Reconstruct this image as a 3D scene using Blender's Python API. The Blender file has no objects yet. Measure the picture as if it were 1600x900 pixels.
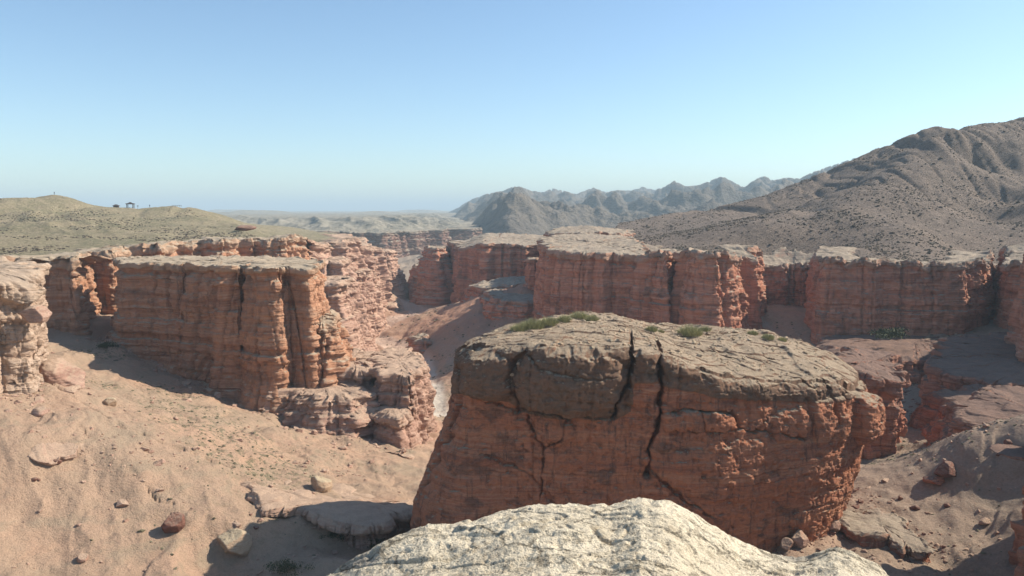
import bpy, math, random
import numpy as np
from math import radians, sin, cos, pi, atan, tan

SC = bpy.context.scene
COL = SC.collection
rng = np.random.default_rng(7)
random.seed(7)

# ------------------------------------------------------------------ camera, sky, sun, exposure
F, CX, CY = 1209.0, 800.0, 450.0
PITCH = atan(122 / F)
cam_d = bpy.data.cameras.new("camera")
cam = bpy.data.objects.new("camera", cam_d)
COL.objects.link(cam)
cam_d.sensor_width = 36.0
cam_d.lens = 36.0 * F / 1600.0
cam_d.clip_start = 0.1
cam_d.clip_end = 200000
cam.location = (0, 0, 0)
cam.rotation_euler = (pi / 2 - PITCH, 0, 0)
SC.camera = cam

SUN_AZ, SUN_EL = 74.0, 38.0          # degrees to the right of the viewing direction / above the horizon
S = np.array([sin(radians(SUN_AZ)) * cos(radians(SUN_EL)), cos(radians(SUN_AZ)) * cos(radians(SUN_EL)), sin(radians(SUN_EL))])
world = bpy.data.worlds.new("World")
SC.world = world
world.use_nodes = True
wn, wl = world.node_tree.nodes, world.node_tree.links
sky = wn.new("ShaderNodeTexSky")
sky.sky_type = 'NISHITA'
sky.sun_disc = False
sky.sun_elevation = radians(SUN_EL)
sky.sun_rotation = radians(SUN_AZ)
sky.altitude = 1000
sky.air_density = 1.0
sky.dust_density = 1.0
sky.ozone_density = 2.2
wn["Background"].inputs[1].default_value = 0.115
tint = wn.new("ShaderNodeMix"); tint.data_type = 'RGBA'; tint.blend_type = 'MULTIPLY'; tint.inputs[0].default_value = 1.0
tint.inputs[7].default_value = (.95, 1.03, 1.02, 1)      # the camera's white balance, slightly towards cyan
wl.new(sky.outputs[0], tint.inputs[6]); wl.new(tint.outputs[2], wn["Background"].inputs[0])
sun_d = bpy.data.lights.new("sun", 'SUN')
sun_d.energy = 5.0
sun_d.angle = radians(0.5)
sun_d.color = (1.0, 0.91, 0.77)
sun = bpy.data.objects.new("sun", sun_d)
COL.objects.link(sun)
sun.rotation_euler = (pi / 2 - radians(SUN_EL), 0, pi - radians(SUN_AZ))
SC.view_settings.view_transform = 'Standard'
SC.view_settings.look = 'None'
SC.view_settings.exposure = 0.6
SC.view_settings.gamma = 1.0

# ------------------------------------------------------------------ helpers: measuring the place from the photograph
def ray(px, py):
    u, v = (px - CX) / F, (CY - py) / F
    return np.array([u, cos(PITCH) + v * sin(PITCH), -sin(PITCH) + v * cos(PITCH)])

def at(px, py, D=None, z=None):
    d = ray(px, py)
    return d * (D / d[1] if D is not None else z / d[2])

# ------------------------------------------------------------------ numpy noise
_pr = np.random.default_rng(11)
_perm = _pr.permutation(4096).astype(np.int64)
_perm = np.concatenate([_perm, _perm])
_g = _pr.normal(size=(4096, 3))
_g = (_g / np.linalg.norm(_g, axis=1)[:, None]).astype(np.float32)
_h1 = _pr.random(4096).astype(np.float32)

def pn(x, y, z=0.0, seed=0):
    x, y, z = np.broadcast_arrays(np.asarray(x, np.float32), np.asarray(y, np.float32), np.asarray(z, np.float32))
    xi, yi, zi = np.floor(x), np.floor(y), np.floor(z)
    fx, fy, fz = x - xi, y - yi, z - zi
    xi = xi.astype(np.int64) & 4095; yi = yi.astype(np.int64) & 4095; zi = (zi.astype(np.int64) + seed * 57) & 4095
    u = fx * fx * fx * (fx * (fx * 6 - 15) + 10); v = fy * fy * fy * (fy * (fy * 6 - 15) + 10); w = fz * fz * fz * (fz * (fz * 6 - 15) + 10)
    r = 0
    for dx in (0, 1):
        a = _perm[(xi + dx) & 4095]; wx = u if dx else 1 - u
        for dy in (0, 1):
            b = _perm[(a + yi + dy) & 4095]; wy = v if dy else 1 - v
            for dz in (0, 1):
                g = _g[_perm[(b + zi + dz) & 4095]]
                r = r + wx * wy * (w if dz else 1 - w) * (g[..., 0] * (fx - dx) + g[..., 1] * (fy - dy) + g[..., 2] * (fz - dz))
    return r * 1.4

def fbm(x, y, z=0.0, o=4, seed=0, gain=0.5):
    r, a, f = 0, 1.0, 1.0
    for i in range(o):
        r = r + a * pn(x * f, y * f, np.asarray(z) * f, seed + i * 3)
        a *= gain; f *= 2.03
    return r

def ridged(x, y, z=0.0, o=5, seed=0, gain=0.5):
    r, a, f, w = 0, 1.0, 1.0, 1.0
    for i in range(o):
        n = 1 - np.abs(pn(x * f, y * f, np.asarray(z) * f, seed + i * 3)) * 1.6
        n = np.clip(n, 0, 1) ** 2 * w
        w = np.clip(n * 2, 0, 1)
        r = r + a * n
        a *= gain; f *= 2.03
    return r

def h3(i, j, k=0):
    i = np.asarray(i).astype(np.int64); j = np.asarray(j).astype(np.int64)
    return _h1[_perm[(_perm[(_perm[i & 4095] + j) & 4095] + k) & 4095]]

def ss(a, b, x):
    t = np.clip((x - a) / (b - a), 0, 1)
    return t * t * (3 - 2 * t)

# strata profile shared by the whole canyon: level -> how far the bed stands out
_zt, _ot = [-90.0], [0.0]
_r2 = np.random.default_rng(5)
while _zt[-1] < 60:
    th = _r2.choice([0.35, 0.6, 0.9, 1.5, 2.4, 4.2], p=[.08, .13, .18, .22, .22, .17])
    o = _r2.uniform(-0.5, 0.5) * (.45 if th < 1 else .9)
    _zt += [_zt[-1] + 0.09, _zt[-1] + th - 0.09 if th > .3 else _zt[-1] + th]
    _ot += [o, o + _r2.uniform(-.08, .08)]
_zt, _ot = np.array(_zt), np.array(_ot)

def strata(x, y, z):
    zz = z + 0.9 * pn(x * .03, y * .03, 0, 40) + 0.25 * pn(x * .15, y * .15, z * .2, 41)
    return np.interp(zz, _zt, _ot), zz

# thin plate spline surface through measured points
class TPS:
    def __init__(self, P, reg=0.0):
        P = np.array(P, float); self.s = 100.0
        X = P[:, :2] / self.s; n = len(X)
        K = self.k(X, X) + reg * np.eye(n)
        A = np.zeros((n + 3, n + 3)); A[:n, :n] = K; A[:n, n] = 1; A[:n, n + 1:] = X
        A[n, :n] = 1; A[n + 1:, :n] = X.T
        b = np.zeros(n + 3); b[:n] = P[:, 2]
        self.c = np.linalg.solve(A, b); self.X = X
    def k(self, a, b):
        r2 = ((a[:, None, :] - b[None, :, :]) ** 2).sum(-1) + 1e-9
        return r2 * np.log(r2) * .5
    def __call__(self, x, y):
        sh = np.shape(x); q = np.stack([np.ravel(x), np.ravel(y)], 1) / self.s
        out = np.empty(len(q)); n = len(self.X)
        for i in range(0, len(q), 40000):
            k = q[i:i + 40000]
            out[i:i + 40000] = self.k(k, self.X) @ self.c[:n] + self.c[n] + k @ self.c[n + 1:]
        return out.reshape(sh)

def smooth1(a, n, closed):
    if n < 1: return a
    k = np.exp(-0.5 * (np.arange(-3 * n, 3 * n + 1) / n) ** 2); k /= k.sum()
    m = 3 * n
    out = np.empty_like(a)
    for c in range(a.shape[1]):
        v = a[:, c]
        if closed:
            rep = int(np.ceil(m / len(v)))
            p = np.concatenate([v] * (2 * rep + 1)); q = np.convolve(p, k, 'same'); out[:, c] = q[rep * len(v):(rep + 1) * len(v)]
        else:
            p = np.concatenate([2 * v[0] - v[min(m, len(v) - 1):0:-1], v, 2 * v[-1] - v[-2:-min(m, len(v) - 1) - 2:-1]])
            off = min(m, len(v) - 1); q = np.convolve(p, k, 'same'); out[:, c] = q[off:off + len(v)]
    return out

def resample(pts, ds, closed):
    P = np.array(pts, float)
    if closed: P = np.vstack([P, P[:1]])
    d = np.r_[0, np.cumsum(np.hypot(*np.diff(P, axis=0).T))]
    n = max(8, int(d[-1] / ds)); t = np.linspace(0, d[-1], n + 1)
    if closed: t = t[:-1]
    return np.stack([np.interp(t, d, P[:, 0]), np.interp(t, d, P[:, 1])], 1)

def inside(poly, x, y):
    poly = np.array(poly); c = np.zeros(np.shape(x), bool); j = len(poly) - 1
    for i in range(len(poly)):
        xi, yi = poly[i]; xj, yj = poly[j]
        c ^= ((yi > y) != (yj > y)) & (x < (xj - xi) * (y - yi) / (yj - yi + 1e-12) + xi)
        j = i
    return c

# ------------------------------------------------------------------ helpers: objects
def tag(o, label=None, cat=None, group=None, kind=None):
    if label: o['label'] = label
    if cat: o['category'] = cat
    if group: o['group'] = group
    if kind: o['kind'] = kind
    return o

def empty(name, loc, rz=0):
    o = bpy.data.objects.new(name, None); o.location = tuple(loc); o.rotation_euler = (0, 0, rz)
    o.empty_display_size = .3
    COL.objects.link(o); return o

def link(name, me, mat, parent=None):
    o = bpy.data.objects.new(name, me); COL.objects.link(o)
    if mat is not None and not me.materials: me.materials.append(mat)
    if parent is not None:
        o.parent = parent
        if parent.location.length or parent.rotation_euler.z:
            from mathutils import Matrix
            o.matrix_parent_inverse = (Matrix.Translation(parent.location) @ parent.rotation_euler.to_matrix().to_4x4()).inverted()
    return o

def np_mesh(name, V, faces, attrs=None, smooth=True):
    me = bpy.data.meshes.new(name)
    V = np.ascontiguousarray(V, np.float32).reshape(-1, 3)
    k = faces.shape[1]
    me.vertices.add(len(V)); me.vertices.foreach_set('co', V.ravel())
    me.loops.add(faces.size); me.loops.foreach_set('vertex_index', np.ascontiguousarray(faces, np.int32).ravel())
    me.polygons.add(len(faces)); me.polygons.foreach_set('loop_start', np.arange(0, faces.size, k, dtype=np.int32))
    me.update(calc_edges=True)
    me.polygons.foreach_set('use_smooth', np.full(len(faces), smooth))
    if attrs:
        for n, a in attrs.items():
            at_ = me.attributes.new(n, 'FLOAT', 'POINT'); at_.data.foreach_set('value', np.ascontiguousarray(a, np.float32).ravel())
    return me

def grid_faces(R, C, wrap, mask=None, flip=False):
    idx = np.arange(R * C).reshape(R, C)
    nx = np.roll(idx, -1, 1) if wrap else idx[:, 1:]
    cur = idx if wrap else idx[:, :-1]
    q = np.stack([cur[:-1], nx[:-1], nx[1:], cur[1:]], -1)
    if flip: q = q[..., ::-1]
    if mask is not None: q = q[mask]
    return q.reshape(-1, 4)

def compact(V, Fc, attrs=None):
    u, inv = np.unique(Fc, return_inverse=True)
    a = {k: np.ravel(v)[u] for k, v in attrs.items()} if attrs else None
    return V.reshape(-1, 3)[u], inv.reshape(Fc.shape), a

def grid_normals(V, wrap):
    if wrap: du = np.roll(V, -1, 1) - np.roll(V, 1, 1)
    else: du = np.gradient(V, axis=1)
    dv = np.gradient(V, axis=0)
    n = np.cross(du, dv); l = np.linalg.norm(n, axis=-1, keepdims=True); l[l < 1e-9] = 1
    return n / l

def plist(o, mat_name): pass

# ------------------------------------------------------------------ materials
class NT:
    def __init__(s, name):
        s.m = bpy.data.materials.new(name); s.m.use_nodes = True
        s.n, s.l = s.m.node_tree.nodes, s.m.node_tree.links
        s.b = s.n["Principled BSDF"]; s.b.inputs["Roughness"].default_value = .92
        s.b.inputs["Specular IOR Level"].default_value = .15
        s.g = s.n.new("ShaderNodeNewGeometry")
        s.pos = s.g.outputs["Position"]
    def _in(s, sock, v):
        if isinstance(v, bpy.types.NodeSocket): s.l.new(v, sock)
        elif v is not None: sock.default_value = v
    def map(s, sc, v=None):
        n = s.n.new("ShaderNodeMapping"); s.l.new(v or s.pos, n.inputs[0]); n.inputs["Scale"].default_value = sc; return n.outputs[0]
    def noise(s, vec, scale, det=4, rough=.55, dist=0, out=0):
        n = s.n.new("ShaderNodeTexNoise"); s.l.new(vec, n.inputs["Vector"])
        n.inputs["Scale"].default_value = scale; n.inputs["Detail"].default_value = det; n.inputs["Roughness"].default_value = rough; n.inputs["Distortion"].default_value = dist
        return n.outputs[out]
    def vor(s, vec, scale, feat='F1', out="Distance"):
        n = s.n.new("ShaderNodeTexVoronoi"); n.feature = feat; s.l.new(vec, n.inputs["Vector"]); n.inputs["Scale"].default_value = scale
        return n.outputs[out]
    def math(s, op, a, b=None, c=None):
        n = s.n.new("ShaderNodeMath"); n.operation = op
        for i, v in enumerate((a, b, c)):
            if v is not None: s._in(n.inputs[i], v)
        return n.outputs[0]
    def rng(s, v, a, b, c=0., d=1.):
        n = s.n.new("ShaderNodeMapRange"); n.interpolation_type = 'SMOOTHSTEP'
        for i, q in enumerate((v, a, b, c, d)): s._in(n.inputs[i], q)
        return n.outputs[0]
    def ramp(s, v, st, interp='LINEAR'):
        n = s.n.new("ShaderNodeValToRGB"); s.l.new(v, n.inputs[0]); r = n.color_ramp; r.interpolation = interp
        while len(r.elements) < len(st): r.elements.new(.5)
        for e, (p, c) in zip(r.elements, st): e.position = p; e.color = (*c, 1)
        return n.outputs[0]
    def mix(s, f, a, b, mode='MIX'):
        n = s.n.new("ShaderNodeMix"); n.data_type = 'RGBA'; n.blend_type = mode
        s._in(n.inputs[0], f)
        for i, v in ((6, a), (7, b)):
            if isinstance(v, tuple): v = (*v, 1)
            s._in(n.inputs[i], v)
        return n.outputs[2]
    def sep(s, v):
        n = s.n.new("ShaderNodeSeparateXYZ"); s.l.new(v, n.inputs[0]); return n.outputs
    def comb(s, x, y, z):
        n = s.n.new("ShaderNodeCombineXYZ")
        for i, v in enumerate((x, y, z)): s._in(n.inputs[i], v)
        return n.outputs[0]
    def attr(s, name):
        n = s.n.new("ShaderNodeAttribute"); n.attribute_name = name; return n.outputs["Fac"]
    def bump(s, h, dist, strength=1.0, prev=None):
        n = s.n.new("ShaderNodeBump"); s._in(n.inputs["Height"], h); n.inputs["Distance"].default_value = dist; n.inputs["Strength"].default_value = strength
        if prev is not None: s.l.new(prev, n.inputs["Normal"])
        return n.outputs[0]
    def done(s, col, nrm=None, rough=None):
        s._in(s.b.inputs["Base Color"], col)
        if nrm is not None: s.l.new(nrm, s.b.inputs["Normal"])
        if rough is not None: s._in(s.b.inputs["Roughness"], rough)
        return s.m

def rock_material(name, cols, dust, varnish=(.09, .075, .065), scale=1.0, top_lo=.55, top_hi=.88, varn=.5, streak=1.0, bumpd=.12, dustamt=1.0, capcol=None, shrub=0.0, thin_amt=1.0):
    t = NT(name)
    x, y, z = t.sep(t.pos)[0:3]
    warp = t.noise(t.map((.05 * scale,) * 3), 1, 3)
    zz = t.math('MULTIPLY_ADD', warp, 3.0, z)
    lv = t.comb(t.math('MULTIPLY', x, .012), t.math('MULTIPLY', y, .012), t.math('MULTIPLY', zz, .55 * scale))
    beds = t.noise(lv, 1, 5, .7)
    base = t.ramp(t.rng(beds, .28, .72), [(0, cols[0]), (.25, cols[1]), (.42, cols[2]), (.55, cols[1]), (.68, cols[3]), (.85, cols[2]), (1, cols[0])])
    thin = t.noise(t.comb(t.math('MULTIPLY', x, .05), t.math('MULTIPLY', y, .05), t.math('MULTIPLY', zz, 3.2 * scale)), 1, 3, .6)
    base = t.mix(t.rng(thin, .62, .72, 0, .45 * thin_amt), base, cols[4])
    base = t.mix(t.rng(thin, .40, .30, 0, .5 * thin_amt), base, cols[0])
    big = t.noise(t.map((.11 * scale,) * 3), 1, 5, .6)
    base = t.mix(t.rng(big, .35, .7, 0, .55), base, cols[2])
    st = t.noise(t.map((.9 * scale, .9 * scale, .09 * scale)), 1, 5, .65)
    base = t.mix(t.rng(st, .5, .72, 0, .5 * streak), base, varnish)
    base = t.mix(t.rng(st, .36, .24, 0, .45 * streak), base, cols[4])
    vm = t.math('MULTIPLY', t.rng(t.noise(t.map((.16 * scale, .16 * scale, .3 * scale)), 1, 6, .65, .4), .52, .66), varn)
    base = t.mix(vm, base, varnish)
    # the weathered crust of the top bed (carried by the mesh) and loose dust lying on flat faces
    nz = t.sep(t.g.outputs["Normal"])[2]
    gn = t.noise(t.map((1.3 * scale,) * 3), 1, 6, .7)
    nzz = t.math('MULTIPLY_ADD', t.math('SUBTRACT', gn, .5), .55, nz)
    dcol = t.mix(t.rng(t.noise(t.map((.5 * scale,) * 3), 1, 6, .7), .35, .65), dust[0], dust[1])
    dcol = t.mix(t.rng(t.noise(t.map((6 * scale,) * 3), 1, 3, .7), .5, .7, 0, .6), dcol, dust[2])
    cap = t.math('MULTIPLY', t.attr('cap'), t.rng(gn, .25, .5, .7, 1))
    base = t.mix(t.math('MULTIPLY', cap, .8), base, capcol or t.mix(.55, base, dcol))
    base = t.mix(t.math('MULTIPLY', t.rng(nzz, top_lo, top_hi), dustamt), base, dcol)
    fine = t.noise(t.map((5 * scale,) * 3), 1, 6, .75)
    base = t.mix(t.rng(fine, .3, .7, .0, .5), t.mix(.35, base, (.02, .012, .01)), base) if False else t.mix(t.rng(fine, .25, .6, .38, 0), base, t.mix(.5, base, (.03, .02, .018)))
    if shrub:
        sv = t.vor(t.map((1.0, 1.0, 1.0)), shrub)
        base = t.mix(t.rng(sv, .32, .22, 0, .7), base, (.05, .05, .032))
    h1 = t.math('ADD', t.math('MULTIPLY', thin, 1.2 * thin_amt), t.math('MULTIPLY', st, .7))
    n1 = t.bump(h1, bumpd * 2.2)
    n2 = t.bump(fine, bumpd * 1.6, 1, n1)
    n3 = t.bump(t.noise(t.map((18 * scale,) * 3), 1, 3, .7), bumpd * .5, 1, n2)
    return t.done(base, n3)

RED = [(.28, .10, .06), (.46, .18, .108), (.56, .245, .15), (.60, .315, .21), (.64, .43, .32)]
ORANGE = [(.30, .135, .075), (.44, .21, .12), (.52, .275, .165), (.56, .335, .215), (.60, .42, .30)]
PINK = [(.30, .155, .11), (.43, .25, .18), (.50, .31, .23), (.54, .36, .27), (.60, .44, .35)]
DUST = [(.42, .34, .25), (.32, .25, .19), (.24, .20, .16)]
M = {}
M['red'] = rock_material('red_sandstone', RED, DUST, scale=.8)
M['block'] = rock_material('red_block_sandstone', [(.29, .11, .066), (.49, .195, .112), (.57, .235, .125), (.60, .30, .18), (.64, .43, .30)], [(.52, .40, .28), (.42, .315, .22), (.26, .20, .145)], varnish=(.12, .085, .07), scale=1.5, bumpd=.14, varn=.6, capcol=(.20, .145, .10), top_lo=.68, top_hi=.9, thin_amt=.35, streak=1.5)
M['darkstone'] = rock_material('dark_red_stone', [(.12, .055, .04), (.19, .085, .06), (.25, .115, .08), (.28, .14, .10), (.32, .19, .15)], [(.30, .19, .14), (.26, .165, .12), (.2, .14, .11)], scale=2.2, bumpd=.06)
M['cream'] = rock_material('cream_sandstone', [(.38, .24, .165), (.50, .34, .24), (.57, .41, .30), (.61, .46, .35), (.66, .53, .42)], [(.58, .44, .32), (.50, .37, .27), (.40, .30, .22)], scale=1.2, varn=.15, streak=.4)
M['valley'] = rock_material('shade_toned_dusty_sandstone', RED, [(.25, .155, .115), (.20, .13, .10), (.14, .10, .082)], scale=.8)  # reddish dust, its tone darkened to stand in for shade on the right terraces
M['orange'] = rock_material('orange_sandstone', ORANGE, [(.50, .40, .29), (.40, .31, .22), (.30, .25, .18)], scale=1.0, varn=.35, streak=.7)
M['pink'] = rock_material('pink_sandstone', PINK, [(.54, .38, .27), (.46, .32, .23), (.36, .27, .20)], scale=1.0, varn=.2, streak=.5)
M['far'] = rock_material('far_sandstone', [(.17, .08, .06), (.27, .14, .10), (.33, .18, .13), (.36, .23, .17), (.40, .28, .21)], [(.42, .36, .27), (.36, .31, .24), (.3, .27, .2)], scale=.35, bumpd=.6)
M['boulder'] = rock_material('boulder_stone', [(.33, .21, .13), (.42, .29, .19), (.48, .34, .23), (.5, .37, .26), (.55, .43, .31)], [(.50, .40, .27), (.42, .33, .22), (.3, .24, .17)], scale=2.5, bumpd=.05, varn=.2, streak=.3)

def ground_material():
    t = NT('desert_ground')
    nz = t.sep(t.g.outputs["Normal"])[2]
    a = t.noise(t.map((.035,) * 3), 1, 6, .6)
    sand = t.mix(t.rng(a, .35, .62), (.49, .315, .215), (.42, .295, .205))
    b = t.noise(t.map((.3,) * 3), 1, 7, .68, .3)
    sand = t.mix(t.rng(b, .45, .68, 0, .6), sand, (.36, .26, .18))
    sand = t.mix(t.rng(b, .36, .25, 0, .6), sand, (.52, .37, .27))
    c = t.noise(t.map((2.2,) * 3), 1, 6, .75)
    sand = t.mix(t.rng(c, .5, .68, 0, .55), sand, (.30, .205, .14))
    p = t.noise(t.map((7.,) * 3), 1, 3, .7)
    sand = t.mix(t.rng(p, .58, .68, 0, .6), sand, (.19, .13, .095))
    q = t.noise(t.map((.09, .09, .5)), 1, 6, .7, .6)
    sand = t.mix(t.rng(q, .50, .62, 0, .65), sand, (.345, .265, .185))
    sand = t.mix(t.rng(q, .42, .34, 0, .5), sand, (.50, .315, .21))
    shr = t.math('MULTIPLY', t.attr('veg'), t.rng(t.noise(t.map((.9,) * 3), 1, 5, .75), .50, .60))
    sand = t.mix(t.math('MULTIPLY', shr, .8), sand, (.155, .145, .085))
    sand = t.mix(t.math('MULTIPLY', t.attr('wash'), t.rng(b, .3, .5, .5, 1)), sand, (.58, .50, .41))
    sand = t.mix(t.math('MULTIPLY', t.attr('bare'), t.rng(b, .2, .6, .7, 1)), sand, (.40, .215, .14))
    sand = t.mix(t.attr('grey'), sand, t.mix(t.rng(c, .4, .6), (.33, .255, .195), (.25, .20, .155)))
    n1 = t.bump(b, .8)
    n2 = t.bump(c, .28, 1, n1)
    n3 = t.bump(p, .10, 1, n2)
    return t.done(sand, n3)

def hill_material(name, c0, c1, c2, shrub, sc, bd):
    t = NT(name)
    a = t.noise(t.map((.02 * sc,) * 3), 1, 6, .6)
    col = t.mix(t.rng(a, .35, .65), c0, c1)
    b = t.noise(t.map((.18 * sc,) * 3), 1, 7, .7)
    col = t.mix(t.rng(b, .45, .65, 0, .6), col, c2)
    d = t.noise(t.map((.55 * sc, .55 * sc, 1.1 * sc)), 1, 5, .7)
    col = t.mix(t.rng(d, .52, .62, 0, .75), col, shrub)
    n1 = t.bump(b, 2.4 / sc); n2 = t.bump(d, bd, 1, n1)
    return t.done(col, n2)

M['ground'] = ground_material()
M['hill_left'] = hill_material('green_dusted_hill', (.345, .285, .18), (.25, .225, .135), (.46, .355, .245), (.16, .14, .088), 1.6, 1.2)
M['hill_right'] = hill_material('brown_scree_hill', (.275, .21, .165), (.205, .16, .13), (.35, .275, .215), (.10, .082, .066), 2.0, 1.4)
M['plain'] = hill_material('grey_plain', (.33, .29, .22), (.28, .25, .19), (.38, .33, .26), (.2, .18, .13), .12, 2.0)
M['mountain'] = hill_material('dark_mountain', (.14, .12, .10), (.22, .18, .14), (.10, .088, .075), (.08, .07, .06), .10, 5.0)

def pale_material():
    t = NT('pale_limestone')
    a = t.noise(t.map((.9,) * 3), 1, 6, .65)
    col = t.mix(t.rng(a, .35, .62), (.83, .72, .54), (.71, .61, .45))
    b = t.noise(t.map((5., 5., 9.)), 1, 8, .75, .3)
    col = t.mix(t.rng(b, .50, .64, 0, .8), col, (.43, .35, .24))
    col = t.mix(t.rng(b, .42, .30, 0, .7), col, (.86, .78, .60))
    c = t.noise(t.map((17.,) * 3), 1, 5, .8)
    col = t.mix(t.rng(c, .545, .62, 0, .8), col, (.16, .13, .095))
    w = t.noise(t.map((1.1,) * 3), 1, 4, .6)
    col = t.mix(t.rng(w, .60, .72, 0, .6), col, (.22, .20, .18))
    s = t.vor(t.map((60.,) * 3), 1)
    col = t.mix(t.rng(s, .28, .12, 0, .55), col, (.13, .11, .09))
    e = t.vor(t.mix(.35, t.map((1.6, 2.6, 2.)), t.noise(t.map((2.5,) * 3), 1, 4, .6, 0, 1)), 1.0, 'DISTANCE_TO_EDGE')
    ek = t.math('MULTIPLY', t.rng(e, .025, .0), t.rng(w, .42, .55))
    col = t.mix(t.math('MULTIPLY', ek, .7), col, (.20, .165, .12))
    n0 = t.bump(ek, .03); n0.node.invert = True
    n1 = t.bump(b, .06, 1, n0); n2 = t.bump(c, .03, 1, n1); n3 = t.bump(s, .006, 1, n2)
    return t.done(col, n3)
M['pale'] = pale_material()

def plain_material(name, c0, c1, sc=3.0, rough=.8):
    t = NT(name)
    return t.done(t.mix(t.rng(t.noise(t.map((sc,) * 3), 1, 4), .35, .65), c0, c1), None, rough)
M['tuft'] = plain_material('dry_green_grass', (.40, .37, .19), (.27, .26, .13), 1.5)
M['bush'] = plain_material('dark_green_leaves', (.045, .055, .025), (.09, .095, .045), 3)
M['scrub'] = plain_material('grey_green_scrub', (.115, .10, .062), (.185, .165, .10), .6)
M['dryscrub'] = plain_material('brown_dry_scrub', (.10, .08, .06), (.155, .125, .092), .6)
M['wood'] = plain_material('dark_weathered_wood', (.07, .05, .04), (.13, .09, .065), 2)
M['roof'] = plain_material('dark_roof_boards', (.06, .05, .05), (.10, .08, .075), 2)
M['cloth'] = plain_material('dark_blue_cloth', (.04, .045, .07), (.06, .07, .10), 4)
M['skin'] = plain_material('skin', (.42, .26, .19), (.48, .30, .22), 4)
M['white'] = plain_material('pale_board', (.6, .58, .54), (.7, .68, .64), 4)

# ------------------------------------------------------------------ terrain functions measured from the photograph
def gp(px, py, z): return at(px, py, z=z)
def dp(px, py, D): return at(px, py, D=D)
G = [gp(0, 890, -37), gp(250, 890, -39), gp(480, 870, -40), gp(640, 820, -41), gp(0, 760, -31.5), gp(0, 700, -28), gp(0, 640, -26), gp(200, 700, -31), gp(200, 800, -36),
     gp(400, 700, -37), gp(400, 760, -38), gp(500, 760, -40), gp(300, 760, -35), gp(640, 760, -43), gp(640, 690, -47), gp(500, 680, -42), gp(400, 620, -40), gp(300, 590, -36),
     gp(190, 540, -30), gp(100, 560, -28), gp(100, 620, -27), gp(200, 620, -31), gp(300, 650, -34), gp(100, 530, -29), gp(180, 500, -29), gp(0, 530, -27), gp(-150, 600, -22), gp(-300, 800, -30), gp(-300, 520, -25),
     gp(560, 640, -46), gp(665, 640, -54), gp(660, 600, -54.5), gp(640, 545, -54.5), gp(590, 520, -54.5), gp(540, 545, -50), gp(500, 560, -47), dp(560, 492, 368), dp(500, 508, 318), dp(450, 500, 290), dp(600, 452, 425), dp(636, 472, 445), gp(640, 487, -54.5), gp(655, 466, -55), gp(690, 440, -56), dp(620, 440, 560), dp(650, 415, 600), dp(690, 392, 650), dp(600, 425, 680),
     gp(655, 552, -53.5), gp(700, 510, -46), gp(740, 480, -40), gp(780, 458, -35), gp(700, 550, -51), gp(700, 580, -53.5), gp(680, 600, -54.5), gp(740, 560, -48), gp(800, 500, -42), gp(700, 475, -47), gp(672, 480, -53), gp(900, 520, -42),
     gp(1330, 700, -44), gp(1330, 780, -42), gp(1310, 835, -41), gp(1400, 720, -43), gp(1450, 690, -43), gp(1450, 850, -42), gp(1600, 890, -42), gp(1600, 760, -38), gp(1600, 690, -32), gp(1500, 680, -37), gp(1560, 650, -31),
     gp(1400, 640, -44), gp(1450, 620, -43), gp(1420, 560, -39), gp(1560, 555, -37), gp(1300, 545, -40), gp(1800, 700, -28), gp(1800, 560, -34),
     (5, 60, -42), (20, 110, -44), (35, 135, -46), (0, 130, -48), (10, 20, -42), (-40, 20, -38), (60, 20, -40), (-80, 60, -30), (110, 80, -30), (0, -80, -38), (-120, -60, -34), (120, -60, -34), (30, 200, -46), (80, 210, -42),
     (-60, 620, -62), (-90, 760, -60), (-30, 800, -58), (60, 700, -56), (-500, 700, -50), (500, 700, -50), (-500, 0, -35), (500, 0, -35)]
TG = TPS(G, .002)
WASH = np.array([gp(a, b, -54.5)[:2] for a, b in [(668, 650), (655, 600), (650, 565), (632, 545), (596, 533), (576, 523), (598, 512), (650, 503), (662, 490), (640, 480), (655, 468), (648, 455)]])

def dist_poly(x, y, P):
    d = np.full(np.shape(x), 1e9)
    for a, b in zip(P[:-1], P[1:]):
        ab = b - a; t = np.clip(((x - a[0]) * ab[0] + (y - a[1]) * ab[1]) / (ab @ ab), 0, 1)
        d = np.minimum(d, np.hypot(x - a[0] - t * ab[0], y - a[1] - t * ab[1]))
    return d

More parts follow.
